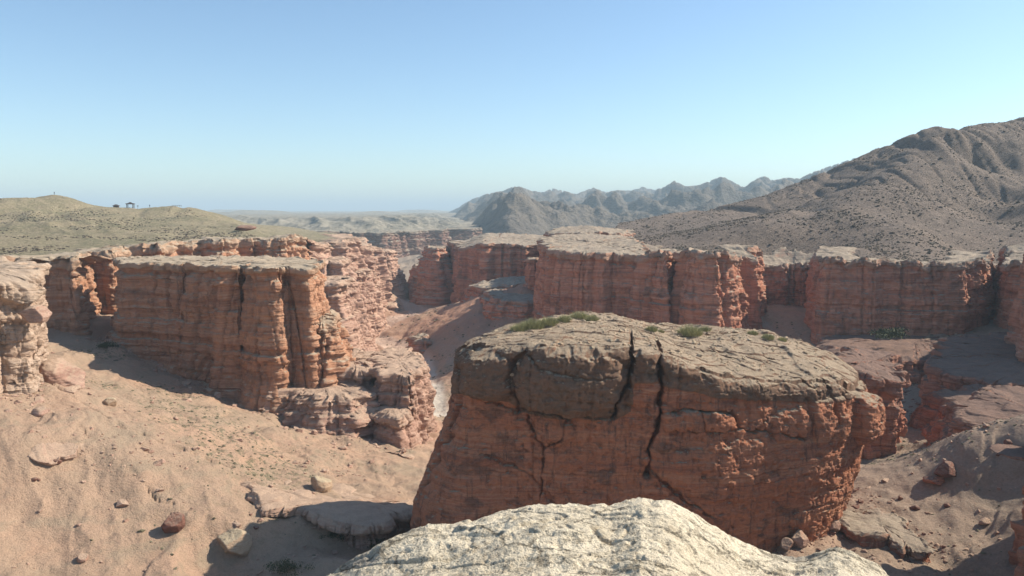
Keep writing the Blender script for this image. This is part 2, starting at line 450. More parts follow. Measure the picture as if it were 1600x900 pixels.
CRACK1 = np.array([gp(80, 600, -26)[:2], gp(150, 640, -28)[:2], gp(185, 672, -30)[:2], gp(260, 705, -33)[:2], gp(360, 735, -36)[:2]])
CRACK2 = np.array([gp(125, 700, -31)[:2], gp(200, 742, -33)[:2], gp(245, 765, -34)[:2], gp(330, 800, -36.5)[:2]])
GULLY = np.array([gp(360, 872, -40)[:2], gp(470, 862, -41)[:2], gp(560, 852, -41.5)[:2], gp(650, 836, -42)[:2]])
def groundz(x, y, detail=True):
    r = np.hypot(x, y)
    z = TG(np.clip(x, -700, 700), np.clip(y, -300, 900))
    z = z + (-56 - z) * ss(640, 900, r)
    z = z + fbm(x * .018, y * .018, 0, 4, 60) * 2.0 * ss(20, 200, r)
    if detail:
        # shallow runnels down the slopes and low rock humps
        z = z - ss(.10, .0, np.abs(pn(x * .035 + .3 * pn(x * .05, y * .05, 0, 5), y * .012, 0, 61))) * .7 * ss(60, 110, r)
        z = z + fbm(x * .14, y * .14, 0, 5, 62) * .6 + .22 * (ridged(x * .22, y * .22, 0, 4, 63) - .8)
        lump = pn(x * .11, y * .09, 0, 64)
        z = z + ss(.12, .2, lump) * .35 + ss(.34, .40, lump) * .3
        for C, dpth, w in ((CRACK1, .45, .8), (CRACK2, .35, .6)):
            d = dist_poly(x, y, C) + .9 * np.abs(pn(x * .5, y * .5, 0, 8)) + .6 * np.clip(pn(x * .15, y * .15, 0, 9), 0, 1)
            z = z - dpth * ss(w, 0, d) + .5 * ss(5, .5, d) * (d > w * .2)
        z = z + (h3(np.floor(x * 1.3 + y * .3), np.floor(y * 1.3)) > .965) * .0
    w = dist_poly(x, y, WASH) + 2.0 * pn(x * .06, y * .06, 0, 66)
    z = z - ss(8, 3, w) * .9
    gd = dist_poly(x, y, GULLY) + 1.2 * pn(x * .2, y * .2, 0, 67)
    z = z - ss(6.5, 2.0, gd) * 2.4
    return z

LEFT_RIM = [(-330, 400, 185), (-150, 402, 187), (0, 402, 190), (60, 402, 188), (112, 405, 180), (120, 400, 196), (128, 396, 206), (180, 392, 205), (188, 388, 224), (215, 384, 236), (248, 382, 230), (262, 378, 252), (300, 377, 262), (356, 376, 260), (364, 373, 280), (400, 371, 288), (436, 372, 284), (480, 374, 300), (500, 378, 322), (540, 378, 350), (556, 382, 370), (576, 388, 392), (580, 386, 415), (562, 374, 450), (535, 366, 500), (500, 362, 560), (430, 357, 660), (330, 352, 800), (100, 345, 900)]
L_PTS = [dp(*p) for p in LEFT_RIM[:-4]] + [dp(*p) for p in [(0, 384, 232), (100, 382, 240), (200, 374, 262), (300, 370, 290), (380, 366, 320), (0, 352, 300), (100, 348, 320), (200, 354, 330), (300, 352, 350), (370, 354, 400),
    (0, 309, 400), (45, 310, 420), (60, 307, 425), (90, 303, 430), (118, 309, 435), (140, 315, 440), (180, 321.5, 450), (240, 321, 455), (300, 321, 450), (340, 335, 440), (375, 353, 430), (-200, 315, 420), (200, 336, 395), (250, 338, 392), (300, 338, 400), (50, 328, 360), (140, 334, 380), (0, 330, 350), (430, 361, 470), (480, 362, 520), (500, 362, 560), (430, 357.5, 660), (330, 352, 800)]] + \
    [(-300, 600, -8), (-200, 600, -10), (-120, 560, -15), (-300, 800, -22), (-500, 700, -15), (-600, 400, -5), (-400, 250, -10)]
TL = TPS(L_PTS, .0005)
def topL(x, y):
    z = TL(x, y)
    h = np.clip((z + 13) / 18, 0, 1)
    z = z - h * 3.6 * (1 - np.abs(pn(x * .011 - y * .004, y * .006, 0, 70)) * 2.2).clip(0, 1) ** 1.5 - h * 1.0 * ss(.15, 0, np.abs(pn(x * .035, y * .012, 0, 73))) + fbm(x * .03, y * .03, 0, 4, 71) * (.5 + 1.0 * h)
    z = z + fbm(x * .15, y * .15, 0, 3, 72) * .25
    rr_ = (x * .8 + y * .6); ss_ = (-x * .6 + y * .8)
    z = z + 2.0 * (ridged(rr_ / 38, ss_ / 120, 0, 4, 75, .5) - .85) * ss(235, 320, y) * (.12 + .88 * ss(415, 380, y)) * ss(-20, -60, x - y * .1 + 30)
    return z

RIGHT_RIM = [(955, 362, 420), (925, 372, 350), (960, 384, 318), (990, 394, 292), (1004, 398, 262), (1010, 402, 244), (1040, 400, 238), (1050, 398, 246), (1064, 398, 250), (1072, 394, 234), (1105, 393, 228), (1138, 397, 230), (1148, 402, 252), (1172, 405, 252), (1184, 410, 276), (1230, 414, 284), (1272, 412, 278), (1282, 408, 236), (1300, 407, 224), (1380, 409, 225), (1440, 413, 222), (1500, 413, 222), (1530, 412, 226), (1540, 414, 234), (1549, 417, 272), (1567, 417, 272), (1574, 416, 222), (1606, 416, 214), (1614, 396, 196), (1622, 356, 178), (1640, 336, 164), (1760, 336, 160), (1900, 340, 162), (2200, 350, 170)]
R_PTS = [dp(*p) for p in RIGHT_RIM] + [dp(*p) for p in [(1000, 351, 430), (1050, 338, 440), (1100, 325, 460), (1200, 303, 470), (1300, 270, 460), (1400, 239, 440), (1450, 217, 425), (1466, 212, 422), (1500, 209, 440), (1540, 208, 452), (1570, 200, 456), (1600, 191, 460), (1800, 150, 480),
    (1400, 262, 385), (1300, 318, 340), (1200, 362, 300), (1150, 383, 265), (1200, 333, 420), (1300, 303, 415), (1100, 352, 390), (1000, 374, 350), (1050, 367, 330), (1250, 392, 262), (1350, 384, 262), (1350, 340, 305), (1440, 360, 285), (1440, 300, 345), (1520, 395, 258), (1550, 345, 345), (1505, 270, 425), (1600, 385, 262), (1640, 300, 340), (1700, 300, 320), (1900, 280, 320), (2200, 300, 300)]] + \
    [(100, 620, -16), (250, 620, -5), (400, 640, 0), (600, 500, 20), (150, 800, -25), (400, 850, -20), (130, 520, -5)]
TR = TPS(R_PTS, .0005)
def topR(x, y):
    z = TR(x, y)
    h = np.clip((z + 12) / 35, 0, 1)
    g1 = ss(.18, 0, np.abs(pn(x * .022 + .4 * pn(x * .02, y * .02, 0, 3), y * .006 + x * .004, 0, 80)))
    g2 = ss(.16, 0, np.abs(pn(x * .055, y * .016, 0, 81)))
    z = z - (g1 * 2.4 + g2 * .55 + .9 * ss(.2, 0, np.abs(pn(x * .10, y * .03, 0, 84))) * ss(110, 190, x) * ss(.35, .7, h)) * ss(.04, .4, h) + fbm(x * .035, y * .035, 0, 4, 82, .42) * (.5 + .8 * h)
    z = z + fbm(x * .16, y * .16, 0, 3, 83) * .22
    return z

# ------------------------------------------------------------------ the cliff builder
def cliff(name, label, pts, closed, topf, basef, mat, ds=.35, dz=.3, lip=14., nlip=46, sgn=1, batter=.10, flare=0., butt=(3., 18.), flute=(.8, 4.),
          bed=.55, block=.5, crack=.8, capt=2.2, over=.6, rough=.35, seed=0, edge=1.0, smoothn=6.0, extra=None, capz=None, saw=(1.3, 8.0), groove=.35, slab=.9, pit=0, cat='cliff', rimn=.6, crackL=5.0, sink=3., group=None, parts=None, center=None, rr=.9):
    P = resample(pts, ds, closed)
    P = smooth1(P, int(1.2 / ds), closed)
    Q = smooth1(P, int(smoothn / ds), closed)
    T = (np.roll(Q, -1, 0) - np.roll(Q, 1, 0)) if closed else np.gradient(Q, axis=0)
    T /= np.linalg.norm(T, axis=1)[:, None] + 1e-9
    N = np.stack([T[:, 1], -T[:, 0]], 1) * sgn
    x, y = P[:, 0], P[:, 1]
    b = butt[0] * (pn(x / butt[1], y / butt[1], 0, seed + 1) + .5 * pn(x / butt[1] * 2.3, y / butt[1] * 2.3, 0, seed + 2))
    b = b + flute[0] * (1 - 2.2 * np.abs(pn(x / flute[1], y / flute[1], 0, seed + 3)))
    sa = np.arange(len(P)) * ds; per = len(P) * ds; ns = max(1, round(per / saw[1]))
    ph = sa / per * ns + .55 * pn(x / 11, y / 11, 0, seed + 6); fr = ph - np.floor(ph); am = h3(np.floor(ph) + 90, 5, seed)
    sv = np.where(fr < .72, fr / .72, (1 - fr) / .28) if sgn > 0 else np.where(fr > .28, (1 - fr) / .72, fr / .28)
    b = b + smooth1((saw[0] * (.3 + am) * (sv - .5) * 2)[:, None], max(1, int(.25 / ds)), closed)[:, 0]
    P = P + N * b[:, None]; x, y = P[:, 0], P[:, 1]
    zt = topf(x, y) + rimn * pn(x / 4, y / 4, 0, seed + 4)
    hb = (h3(np.floor(x / 3.1 + 50), np.floor(y / 3.1 + 50), seed) - .5) * rimn * 1.2
    hb = smooth1(hb[:, None], max(1, int(.5 / ds)), closed)[:, 0]
    zt = zt + hb
    zb = basef(x, y) - sink
    H = float(np.max(zt - zb)); nr = int(H / dz) + 2
    t = np.linspace(0, 1, nr)[:, None]
    z = zb[None] + (zt - zb)[None] * t
    X = np.broadcast_to(x, z.shape); Y = np.broadcast_to(y, z.shape)
    h = z - zb[None]; dtop = zt[None] - z
    so, zz = strata(X, Y, z)
    env = .35 + .65 * ss(-.35, .35, pn(X * .07, Y * .07, z * .1, seed + 9))
    off = batter * dtop + flare * ss(.35, 0, t) ** 1.5
    off = off + bed * 1.5 * so * env
    # joints: blocks of each bed that stand proud or have dropped out
    li = np.floor(zz / 2.3 + seed)
    sx = (X + Y * .6) / 3.4 + .35 * li
    bx = np.floor(sx + .25 * pn(X * .2, Y * .2, z * .2, 7))
    bo = (h3(bx + 700, li + 300, seed) - .5)
    bo = bo + .6 * (h3(np.floor(sx * 2.3) + 500, np.floor(zz / .9) + 300, seed + 5) - .5)
    off = off + block * bo * 1.3
    SA = np.broadcast_to(sa, X.shape)
    c1 = SA / 5.5 + .35 * h3(np.floor(zz / 5.2) + 200, 7, seed); l1 = np.floor(zz / 5.2)
    c2 = SA / 9.5 + .2 * pn(X * .1, Y * .1, 0, 77)
    wig = .06 * pn(X * .6, Y * .6, z * .6, 78)
    sl = .6 * h3(np.floor(c1 + wig) + 300, l1 + 200, seed + 8) + h3(np.floor(c2 + wig) + 300, 11, seed + 9) - .8
    e1 = np.abs((c2 + wig) - np.round(c2 + wig)) * 9.5
    off = off + slab * 1.5 * sl - slab * .9 * ss(.35, 0, e1) * ss(0, 2, h)
    # vertical joints
    cr = np.abs(pn(X / crackL, Y / crackL, z * .018, seed + 12))
    off = off - crack * ss(.045, .0, cr) * ss(0, 2.5, h)
    cr2 = np.abs(pn(X / (crackL * .45), Y / (crackL * .45), z * .05, seed + 13))
    off = off - .35 * crack * ss(.06, .0, cr2)
    # cap bed overhangs, the soft bed just below is cut back
    capf = ss(capt + .25, capt - .05, dtop + .8 * pn(X * .12, Y * .12, 0, seed + 15))
    if capz is not None: capf = ss(-.15, .1, z - capz(X))
    if pit: off = off - pit * ss(.25, .55, pn(X * 1.1, Y * 1.1, z * 1.3, seed + 61)) * 1.2 - pit * .6 * ss(.2, .45, pn(X * 2.6, Y * 2.6, z * 3, seed + 62)) + pit * .9 * (h3(np.floor((SA + .5 * pn(X, Y, z, 4)) / 1.6), np.floor((zz + .3 * pn(X, Y, z, 5)) / 1.1) + 300, 17) - .5)
    off = off + over * capf - over * .8 * np.exp(-((dtop - capt - .9) / .8) ** 2)
    q = np.clip(1 - dtop / rr, 0, 1); off = off - rr * (1 - np.sqrt(1 - q * q * .98))
    if extra is not None: off = off + extra(X, Y, z, dtop, h, N)
    W = np.stack([X + N[:, 0] * off, Y + N[:, 1] * off, z], -1)
    # top surface from the rim inwards
    k = np.linspace(0, 1, nlip + 1)[1:, None]
    rim = W[-1]
    if closed:
        C = np.array(center if center is not None else P.mean(0)); k2 = k ** 1.15
        lx = rim[:, 0] * (1 - k2) + C[0] * k2; ly = rim[:, 1] * (1 - k2) + C[1] * k2
        dd = np.hypot(lx - rim[:, 0], ly - rim[:, 1])
        lz = topf(lx, ly); lz0 = lz + 0
        lz = lz + (zt[None] - topf(x, y)[None]) * np.exp(-dd / 1.0)
    else:
        kk = lip * k ** 1.3
        lx = rim[:, 0] - N[:, 0] * kk; ly = rim[:, 1] - N[:, 1] * kk; dd = kk
        lz = topf(lx, ly) + (zt - topf(x, y))[None] * np.exp(-dd / 3) + .5 * np.exp(-dd / 4) + .25 - 1.6 * ss(.72, 1, k)
    bs = strata(lx, ly, lz * 1.0)[0]
    lz = lz + edge * .16 * pn(lx * .5, ly * .5, 0, seed + 20) + edge * .22 * (ss(.1, .2, pn(lx * .22, ly * .22, 0, seed + 21)) - .3)
    L = np.stack([lx, ly, lz], -1)
    V = np.concatenate([W, L], 0)
    cap = np.concatenate([capf, np.ones(L.shape[:2])], 0)
    Nn = grid_normals(V, closed)
    d = rough * (fbm(V[..., 0] * .45, V[..., 1] * .45, V[..., 2] * .6, 5, seed + 30, .55))
    d = d - rough * groove * ss(.07, 0, np.abs(pn(V[..., 0] * .35, V[..., 1] * .35, V[..., 2] * .5, seed + 33)))
    fade = np.ones(V.shape[0]); fade[-L.shape[0]:] = .45; fade[-3:] = 0
    V = V + Nn * sgn * (d * fade[:, None])[..., None] * (1 if sgn > 0 else 1)
    R, Cn = V.shape[:2]
    Fc = grid_faces(R, Cn, closed, flip=(sgn < 0))
    if parts is False:
        o = link(name, np_mesh(name, V, Fc, {'cap': cap}), mat); tag(o, label, cat, group); return o
    root = empty(name, (float(P[:, 0].mean()), float(P[:, 1].mean()), float(zb.min() + sink))); tag(root, label, cat, group)
    fm = cap.ravel()[Fc].mean(1) > .5
    for nm, m_ in (('rock_face', ~fm), ('cap_rock', fm)):
        if not m_.any(): continue
        V2, F2, a2 = compact(V - np.array(root.location), Fc[m_], {'cap': cap})
        me = np_mesh(nm, V2, F2, a2); me.materials.append(mat)
        o = bpy.data.objects.new(nm, me); COL.objects.link(o); o.parent = root
    return root

def polar_sheet(name, px0, px1, nth, rs, hf, mat, keep=None, attrs=None, extra_th=None):
    th = np.arctan((np.linspace(px0, px1, nth) - CX) / F)
    if extra_th is not None: th = np.concatenate([extra_th[extra_th < th[0]], th, extra_th[extra_th > th[-1]]])
    TH, R = np.meshgrid(th, rs)
    X, Y = R * np.sin(TH), R * np.cos(TH)
    Z = hf(X, Y)
    V = np.stack([X, Y, Z], -1)
    at_ = attrs(X, Y, Z) if attrs else {}
    m = None
    if keep is not None:
        k = keep(X, Y); m = k[:-1, :-1] & k[1:, :-1] & k[:-1, 1:] & k[1:, 1:]
    Fc = grid_faces(V.shape[0], V.shape[1], False, m, flip=False)
    V2, F2, a2 = compact(V, Fc, at_)
    me = np_mesh(name, V2, F2, a2)
    return link(name, me, mat)

# ------------------------------------------------------------------ the ground
ext = np.concatenate([np.linspace(-pi, -radians(38), 60), np.linspace(radians(38), pi, 60)])
rs = np.concatenate([np.linspace(8, 55, 12), np.geomspace(57, 700, 560), np.geomspace(720, 90000, 40)])
def g_attrs(X, Y, Z):
    u = X / np.maximum(Y, 1) * F + CX
    veg = np.zeros_like(X)
    for (cx, cy, r) in [(*gp(275, 600, -33.5)[:2], 12), (*gp(150, 595, -29)[:2], 8), (*gp(350, 690, -36)[:2], 16), (*gp(400, 720, -37)[:2], 14), (*gp(160, 540, -29)[:2], 9), (*gp(1430, 720, -43)[:2], 16), (*gp(1480, 700, -40)[:2], 14), (*gp(300, 640, -34)[:2], 14), (*gp(1420, 525, -38)[:2], 22), (*gp(1500, 700, -37)[:2], 12)]:
        veg = np.maximum(veg, ss(r, r * .3, np.hypot(X - cx, Y - cy)))
    veg = np.maximum(veg, .35 * ss(0, .3, pn(X * .02, Y * .02, 0, 90)))
    veg = np.maximum(veg, .8 * ss(330, 420, Y) * ss(-.2, .2, pn(X * .03, Y * .03, 0, 91)))
    w = dist_poly(X, Y, WASH) + 2.0 * pn(X * .06, Y * .06, 0, 66)
    wash = ss(7.5, 5, w)
    fl = ss(34, 18, w) * ss(-.1, .15, pn(X * .04, Y * .1, 0, 93)); veg = np.maximum(veg, fl)
    bare = ss(.15, .4, pn(X * .03, Y * .03, 0, 92)) * .5 + ss(90, 200, X) * .0
    bare = np.maximum(bare, ss(60, 30, np.hypot((X + 5), (Y - 330))) * .9)
    bare = np.maximum(bare, ss(-46, -50, Z) * ss(250, 300, Y) * .6)
    grey = np.maximum(ss(25, 60, X) * ss(240, 180, Y) * .7, ss(440, 520, Y) * .95)
    return {'veg': veg, 'wash': wash, 'bare': bare, 'grey': grey}
g = polar_sheet('ground', -60, 1660, 820, rs, groundz, M['ground'], attrs=g_attrs, extra_th=ext)
tag(g, kind='structure')

# ------------------------------------------------------------------ plateaus, hills, plain, mountains
XY = lambda p: dp(*p)[:2]
LR = [XY(p) for p in LEFT_RIM]; RR = [XY(p) for p in RIGHT_RIM]
LPOLY = LR + [(-900, 900), (-900, 100)]
RPOLY = RR + [(900, 100), (900, 850), (150, 850)]
o = polar_sheet('left_hill', -420, 600, 620, np.geomspace(176, 900, 300), lambda x, y: topL(x, y) - .25, M['hill_left'], keep=lambda x, y: inside(LPOLY, x, y))
tag(o, kind='structure')
o = polar_sheet('right_hill', 880, 2100, 760, np.geomspace(200, 850, 380), lambda x, y: topR(x, y) - .25, M['hill_right'], keep=lambda x, y: inside(RPOLY, x, y))
tag(o, kind='structure')

FAR_RIM = [dp(px, 362, D)[:2] for px, D in [(-100, 1500), (200, 1350), (350, 1150), (425, 1020), (460, 980), (500, 930), (530, 960), (560, 900), (600, 905), (635, 930), (650, 990), (680, 1010), (700, 1060), (735, 1100), (750, 1300), (740, 1700), (730, 2400)]]
def topF(x, y):
    d = dist_poly(x, y, np.array(FAR_RIM))
    r = np.hypot(x, y)
    z = -27 + 13 * ss(5, 150, d)
    z = z + ss(5, 60, d) * ss(260, 130, d) * 7 * (ridged((x + .3 * y) / 60., y / 240., 0, 3, 95) - .9)
    z = z + fbm(x / 90, y / 90, 0, 3, 96) * 2.
    z = z + 22 * ss(.25, .6, pn(x / 420, y / 900, 0, 97)) * ss(1500, 2500, r) * ss(9000, 4000, r)
    return z
FPOLY = FAR_RIM + [(-100, 5000), (90000, 5600), (90000, 90000), (-90000, 90000), (-90000, 30000), (-3000, 1600)]
o = polar_sheet('plain', -60, 1660, 700, np.concatenate([np.geomspace(860, 2600, 220), np.geomspace(2650, 90000, 90)]), topF, M['plain'], keep=lambda x, y: inside(FPOLY, x, y))
tag(o, kind='structure')

SKY_PX = np.array([600, 700, 715, 735, 760, 785, 800, 812, 830, 850, 862, 880, 900, 912, 927, 945, 965, 985, 1002, 1020, 1035, 1052, 1070, 1090, 1108, 1125, 1145, 1160, 1175, 1190, 1205, 1225, 1245, 1262, 1280, 1300, 1335, 1400, 1500, 1700])
SKY_PY = np.array([340, 332, 325, 312, 303, 298, 292, 291, 298, 300, 294, 298, 303, 298, 293, 300, 297, 298, 292, 297, 293, 283, 292, 290, 283, 277, 287, 294, 283, 277, 284, 280, 282, 274, 268, 262, 252, 240, 235, 230])
def mountains():
    nth, nr = 760, 420
    px = np.linspace(600, 1500, nth); th = np.arctan((px - CX) / F)
    rs = np.geomspace(820, 5200, nr)
    TH, R = np.meshgrid(th, rs); X, Y = R * np.sin(TH), R * np.cos(TH)
    wx = X + 120 * pn(X / 500, Y / 500, 0, 101); wy = Y + 120 * pn(X / 500, Y / 500, 9.5, 102)
    rd = ridged(wx / 620, wy / 620, 0, 7, 103, .55)
    rd2 = ridged(wx / 240, wy / 240, 0, 5, 105, .55)
    rd3 = ridged(X / 90, Y / 90, 0, 3, 108, .55)
    u = np.broadcast_to(px, R.shape)
    env = ss(850, 1250, R) * ss(690, 790, u + (R - 1500) * .05)
    grow = .28 + .72 * ss(1100, 3200, R)
    Hh = env * grow * (15 + 95 * rd + 55 * rd2 + 20 * rd3) * ss(5200, 4300, R)
    base = -60.0
    ang = (Hh + base) / R
    tgt = np.interp(px, SKY_PX, np.tan(PITCH * -1 + np.arctan((CY - SKY_PY) / F)) * np.cos(0))
    cur = np.max(ang, 0)
    # raise or lower whole ranges (smoothly) so that the crest line follows the measured skyline
    def sm(a, n): return smooth1(a[:, None], n, False)[:, 0]
    Rm = R[np.argmax(ang, 0), np.arange(nth)]
    for it in range(8):
        ang = (Hh + base) / R; im = np.argmax(ang, 0); Rm = R[im, np.arange(nth)]
        need = (tgt * Rm - base) / np.maximum(Hh[im, np.arange(nth)], 5)
        f = np.clip(sm(np.clip(need, .3, 3), 14 if it < 4 else 5), .4, 2.4)
        wgt = ss(1300, 2400, R)
        Hh = Hh * (1 + (f[None] - 1) * wgt)
    Hh = np.minimum(Hh, (tgt[None] + .0005 * pn(px / 9., 0 * px, 0, 107)[None]) * R - base)
    V = np.stack([X, Y, Hh + base], -1)
    me = np_mesh('far_mountains', V, grid_faces(nr, nth, False))
    o = link('far_mountains', me, M['mountain']); tag(o, kind='structure')
mountains()

# ------------------------------------------------------------------ cliffs of the canyon
def seg(rim, a, b): return [XY(p) for p in rim[a:b]]
gz = lambda x, y: groundz(x, y, False)
cliff('canyon_cliff', 'long banded cliff at the far left under the greenish hill', seg(LEFT_RIM, 0, 9), False, topL, gz, M['orange'], sgn=1, seed=3, ds=.28, dz=.22, batter=.12, butt=(2.5, 14), over=.9, capt=1.8, saw=(2.4, 10))
cliff('canyon_cliff', 'stepped tan cliff seen just over the flat top of the big left butte', seg(LEFT_RIM, 8, 18), False, topL, lambda x, y: gz(x, y) * 0 - 34, M['orange'], sgn=1, seed=8, ds=.34, dz=.28, batter=.25, butt=(3.0, 14), bed=.9, block=1.0, over=.8, saw=(2.4, 10))
cliff('canyon_cliff', 'broken stepped pink cliff descending from the left plateau to the dry riverbed', seg(LEFT_RIM, 17, 25), False, topL, gz, M['pink'], sgn=1, seed=14, ds=.42, dz=.34, batter=.24, flare=.5, slab=1.8, butt=(3., 14), flute=(1.6, 6), bed=1.0, block=1.3, over=.6, rough=.4, saw=(3, 11))
cliff('canyon_cliff', 'banded red wall under the brown hill with a sunlit column and a deep recess', seg(RIGHT_RIM, 0, 17), False, topR, gz, M['red'], sgn=1, seed=21, ds=.32, dz=.25, batter=.13, butt=(2.2, 12), flute=(.5, 5), bed=.7, over=.6, saw=(2.4, 12), capt=1.4, slab=1.5, rr=.5, crackL=8, rimn=1.5)
cliff('canyon_cliff', 'tall smooth red wall with pale crust on the right, ending at the black cleft', seg(RIGHT_RIM, 16, 40), False, topR, gz, M['red'], sgn=1, seed=29, ds=.3, dz=.25, batter=.09, butt=(1.3, 22), flute=(.3, 6), bed=.5, over=.5, saw=(1.2, 20), capt=1.4, slab=.9, rimn=1.2, rr=.5, crackL=9)
cliff('canyon_cliff', 'distant bluish red canyon wall across the valley at the centre', FAR_RIM, False, topF, lambda x, y: -56 + 0 * x, M['far'], sgn=1, seed=33, ds=1.4, dz=.7, batter=.25, butt=(26, 70), flute=(7, 22), bed=2., block=2., over=1., rough=1.4, lip=40, smoothn=40, capt=2, rimn=1.5, crackL=16, parts=False)

# ------------------------------------------------------------------ buttes
def flat_top(z0, amp=.6, tilt=(0, 0), c=(0, 0), dome=0, R=20, seed=0):
    def f(x, y):
        return z0 + amp * fbm(x * .09, y * .09, 0, 3, seed + 50) + tilt[0] * (x - c[0]) + tilt[1] * (y - c[1]) + dome * (1 - np.clip(((x - c[0]) ** 2 + (y - c[1]) ** 2) / R ** 2, 0, 1))
    return f
# the big red butte left of centre
BL = [XY(p) for p in [(188, 480, 184), (190, 480, 176), (240, 480, 172), (290, 480, 169), (295, 480, 172), (300, 480, 167), (340, 480, 165), (352, 480, 160), (374, 480, 159), (378, 480, 163), (384, 480, 160), (400, 480, 154), (440, 480, 154), (450, 480, 158), (484, 480, 156), (500, 480, 170), (492, 480, 186), (400, 480, 200), (300, 480, 204), (215, 480, 200)]]
zL = dp(400, 415, 163)[2]
cliff('sandstone_butte', 'big flat-topped red butte left of the dry riverbed, split by two dark vertical cracks', BL, True, flat_top(zL, .35, (0.0, -.008), BL[6], seed=2), gz, M['orange'], seed=41, ds=.2, dz=.17, batter=.10, flare=1.8, butt=(.7, 14), flute=(.25, 4), bed=.75, block=.5, capt=1.3, over=.8, rr=.35, saw=(.5, 18), slab=.7, crackL=9, rough=.28, nlip=60, cat='butte', rimn=.5, crack=1.1, smoothn=3)
# buttresses stepping down to the riverbed from its right end
def butte(name, label, ring, ztop, mat, seed, ds=.2, dz=.18, base=None, top=None, **k):
    pts = [XY(p) for p in ring]
    c = np.mean(pts, 0)
    kw = dict(batter=.12, butt=(1.2, 9), flute=(.7, 3.5), bed=.5, block=.5, capt=1.6, over=.5, nlip=40, rimn=.5, smoothn=3, cat='rock formation')
    kw.update(k)
    return cliff(name, label, pts, True, top or flat_top(ztop, .5, (0, 0), c, seed=seed), base or gz, mat, ds=ds, dz=dz, seed=seed, **kw)
butte('sandstone_tower', 'ragged orange tower leaning on the right end of the big left butte', [(478, 500, 166), (500, 500, 158), (518, 500, 160), (524, 500, 172), (505, 500, 184), (485, 500, 180)], dp(500, 500, 162)[2], M['orange'], 51, batter=.28, bed=.9, block=1.0)
butte('rock_buttress', 'low pink buttress with rounded boulders at the foot of the big left butte', [(430, 620, 158), (470, 630, 151), (520, 640, 147), (555, 650, 150), (560, 640, 165), (520, 620, 176), (450, 600, 172)], dp(500, 600, 158)[2], M['pink'], 52, batter=.8, bed=1.2, block=1.2, butt=(2.5, 7), sink=2)
butte('sandstone_tower', 'upright pink rock beside the riverbed with a ledge on its right shoulder', [(584, 600, 158), (610, 600, 152), (640, 600, 150), (655, 600, 154), (657, 600, 170), (640, 600, 182), (600, 600, 180), (580, 600, 170)], dp(620, 572, 160)[2], M['pink'], 53, batter=.10, bed=.9, block=.9)
butte('sandstone_tower', 'flat-topped pink rock between the big left butte and the upright riverbed rock', [(524, 600, 166), (540, 600, 160), (568, 600, 158), (580, 600, 164), (578, 600, 178), (545, 600, 184), (526, 600, 178)], dp(550, 568, 165)[2], M['pink'], 54, batter=.18, bed=.8, block=.8)
butte('rock_slab', 'tilted pink slab lying against the foot of the upright riverbed rock', [(590, 650, 147), (630, 655, 144), (636, 650, 150), (610, 640, 156), (588, 640, 154)], dp(600, 636, 150)[2], M['pink'], 55, batter=.3, bed=.4, block=.5)
butte('rock_outcrop', 'small layered outcrop with grey crust at the foot of the broken pink cliff', [(584, 500, 402), (604, 500, 396), (617, 500, 398), (618, 500, 412), (600, 500, 418), (586, 500, 414)], dp(600, 474, 400)[2], M['pink'], 56, ds=.35, dz=.3, batter=.25, bed=1.1, block=1.1)
for nm_, lb_, ring_, ty_, td_, sd_ in [
    ('rock_terrace', 'upper step of pink ledges in front of the broken pink cliff', [(484, 0, 304), (500, 0, 292), (526, 0, 294), (538, 0, 308), (532, 0, 330), (492, 0, 332)], 410, 292, 101),
    ('rock_terrace', 'middle step of pink ledges just right of the ragged orange tower', [(474, 0, 276), (498, 0, 262), (530, 0, 264), (544, 0, 280), (536, 0, 300), (482, 0, 300)], 442, 264, 102),
    ('rock_terrace', 'stubby pink ledge stack at the foot of the broken pink cliff', [(520, 0, 342), (548, 0, 334), (568, 0, 340), (574, 0, 356), (550, 0, 364), (524, 0, 356)], 428, 328, 103),
    ('rock_pinnacle', 'hazy pink pinnacle closing the left wall at the valley narrows', [(583, 0, 470), (598, 0, 455), (608, 0, 462), (610, 0, 480), (596, 0, 492), (584, 0, 486)], 392, 460, 105),
    ('rock_pinnacle', 'low dark red spur left of the slim layered pinnacle', [(650, 0, 500), (664, 0, 480), (676, 0, 488), (678, 0, 508), (664, 0, 520), (652, 0, 515)], 416, 485, 106),
    ('rock_block', 'squat red block at the end of the dusty spur beside the riverbed', [(649, 0, 296), (655, 0, 290), (666, 0, 290), (670, 0, 298), (664, 0, 306), (652, 0, 304)], 530, 292, 107)]:
    butte(nm_, lb_, [(a_, 450, d_) for a_, _, d_ in ring_], dp(ring_[1][0], ty_, td_)[2], M['pink'] if sd_ < 106 else M['red'], sd_, ds=.3, dz=.25, batter=.3 if sd_ < 105 else .35, bed=1.0, block=1.1, slab=1.3, butt=(2.2, 9), sink=6 if sd_ < 107 else 2)
# central castle walls on the right of the riverbed
butte('castle_wall', 'dark red castle-like wall with a flat khaki top, right of the riverbed', [(722, 430, 445), (724, 430, 415), (754, 430, 402), (756, 430, 392), (820, 430, 388), (848, 430, 392), (852, 430, 412), (850, 430, 470), (760, 430, 500), (700, 430, 490)], 0, M['red'], 61, ds=.4, dz=.32, top=lambda x, y: dp(800, 380, 392)[2] + .02 * (y - 392) - 4.5 * ss(-14, -30, x) + .8 * fbm(x * .06, y * .06, 0, 3, 5), base=lambda x, y: gz(x, y) - 6, batter=.09, butt=(2.5, 14), flute=(1.2, 7), bed=.8, flare=1.5, slab=1.8, rr=.5)
butte('rock_pinnacle', 'slim layered red pinnacle standing left of the castle-like wall', [(668, 430, 470), (680, 430, 452), (692, 430, 456), (696, 430, 474), (684, 430, 488), (670, 430, 484)], dp(682, 386, 465)[2], M['red'], 62, ds=.4, dz=.32, batter=.38, bed=1.4, block=1.3, base=lambda x, y: gz(x, y) - 4)
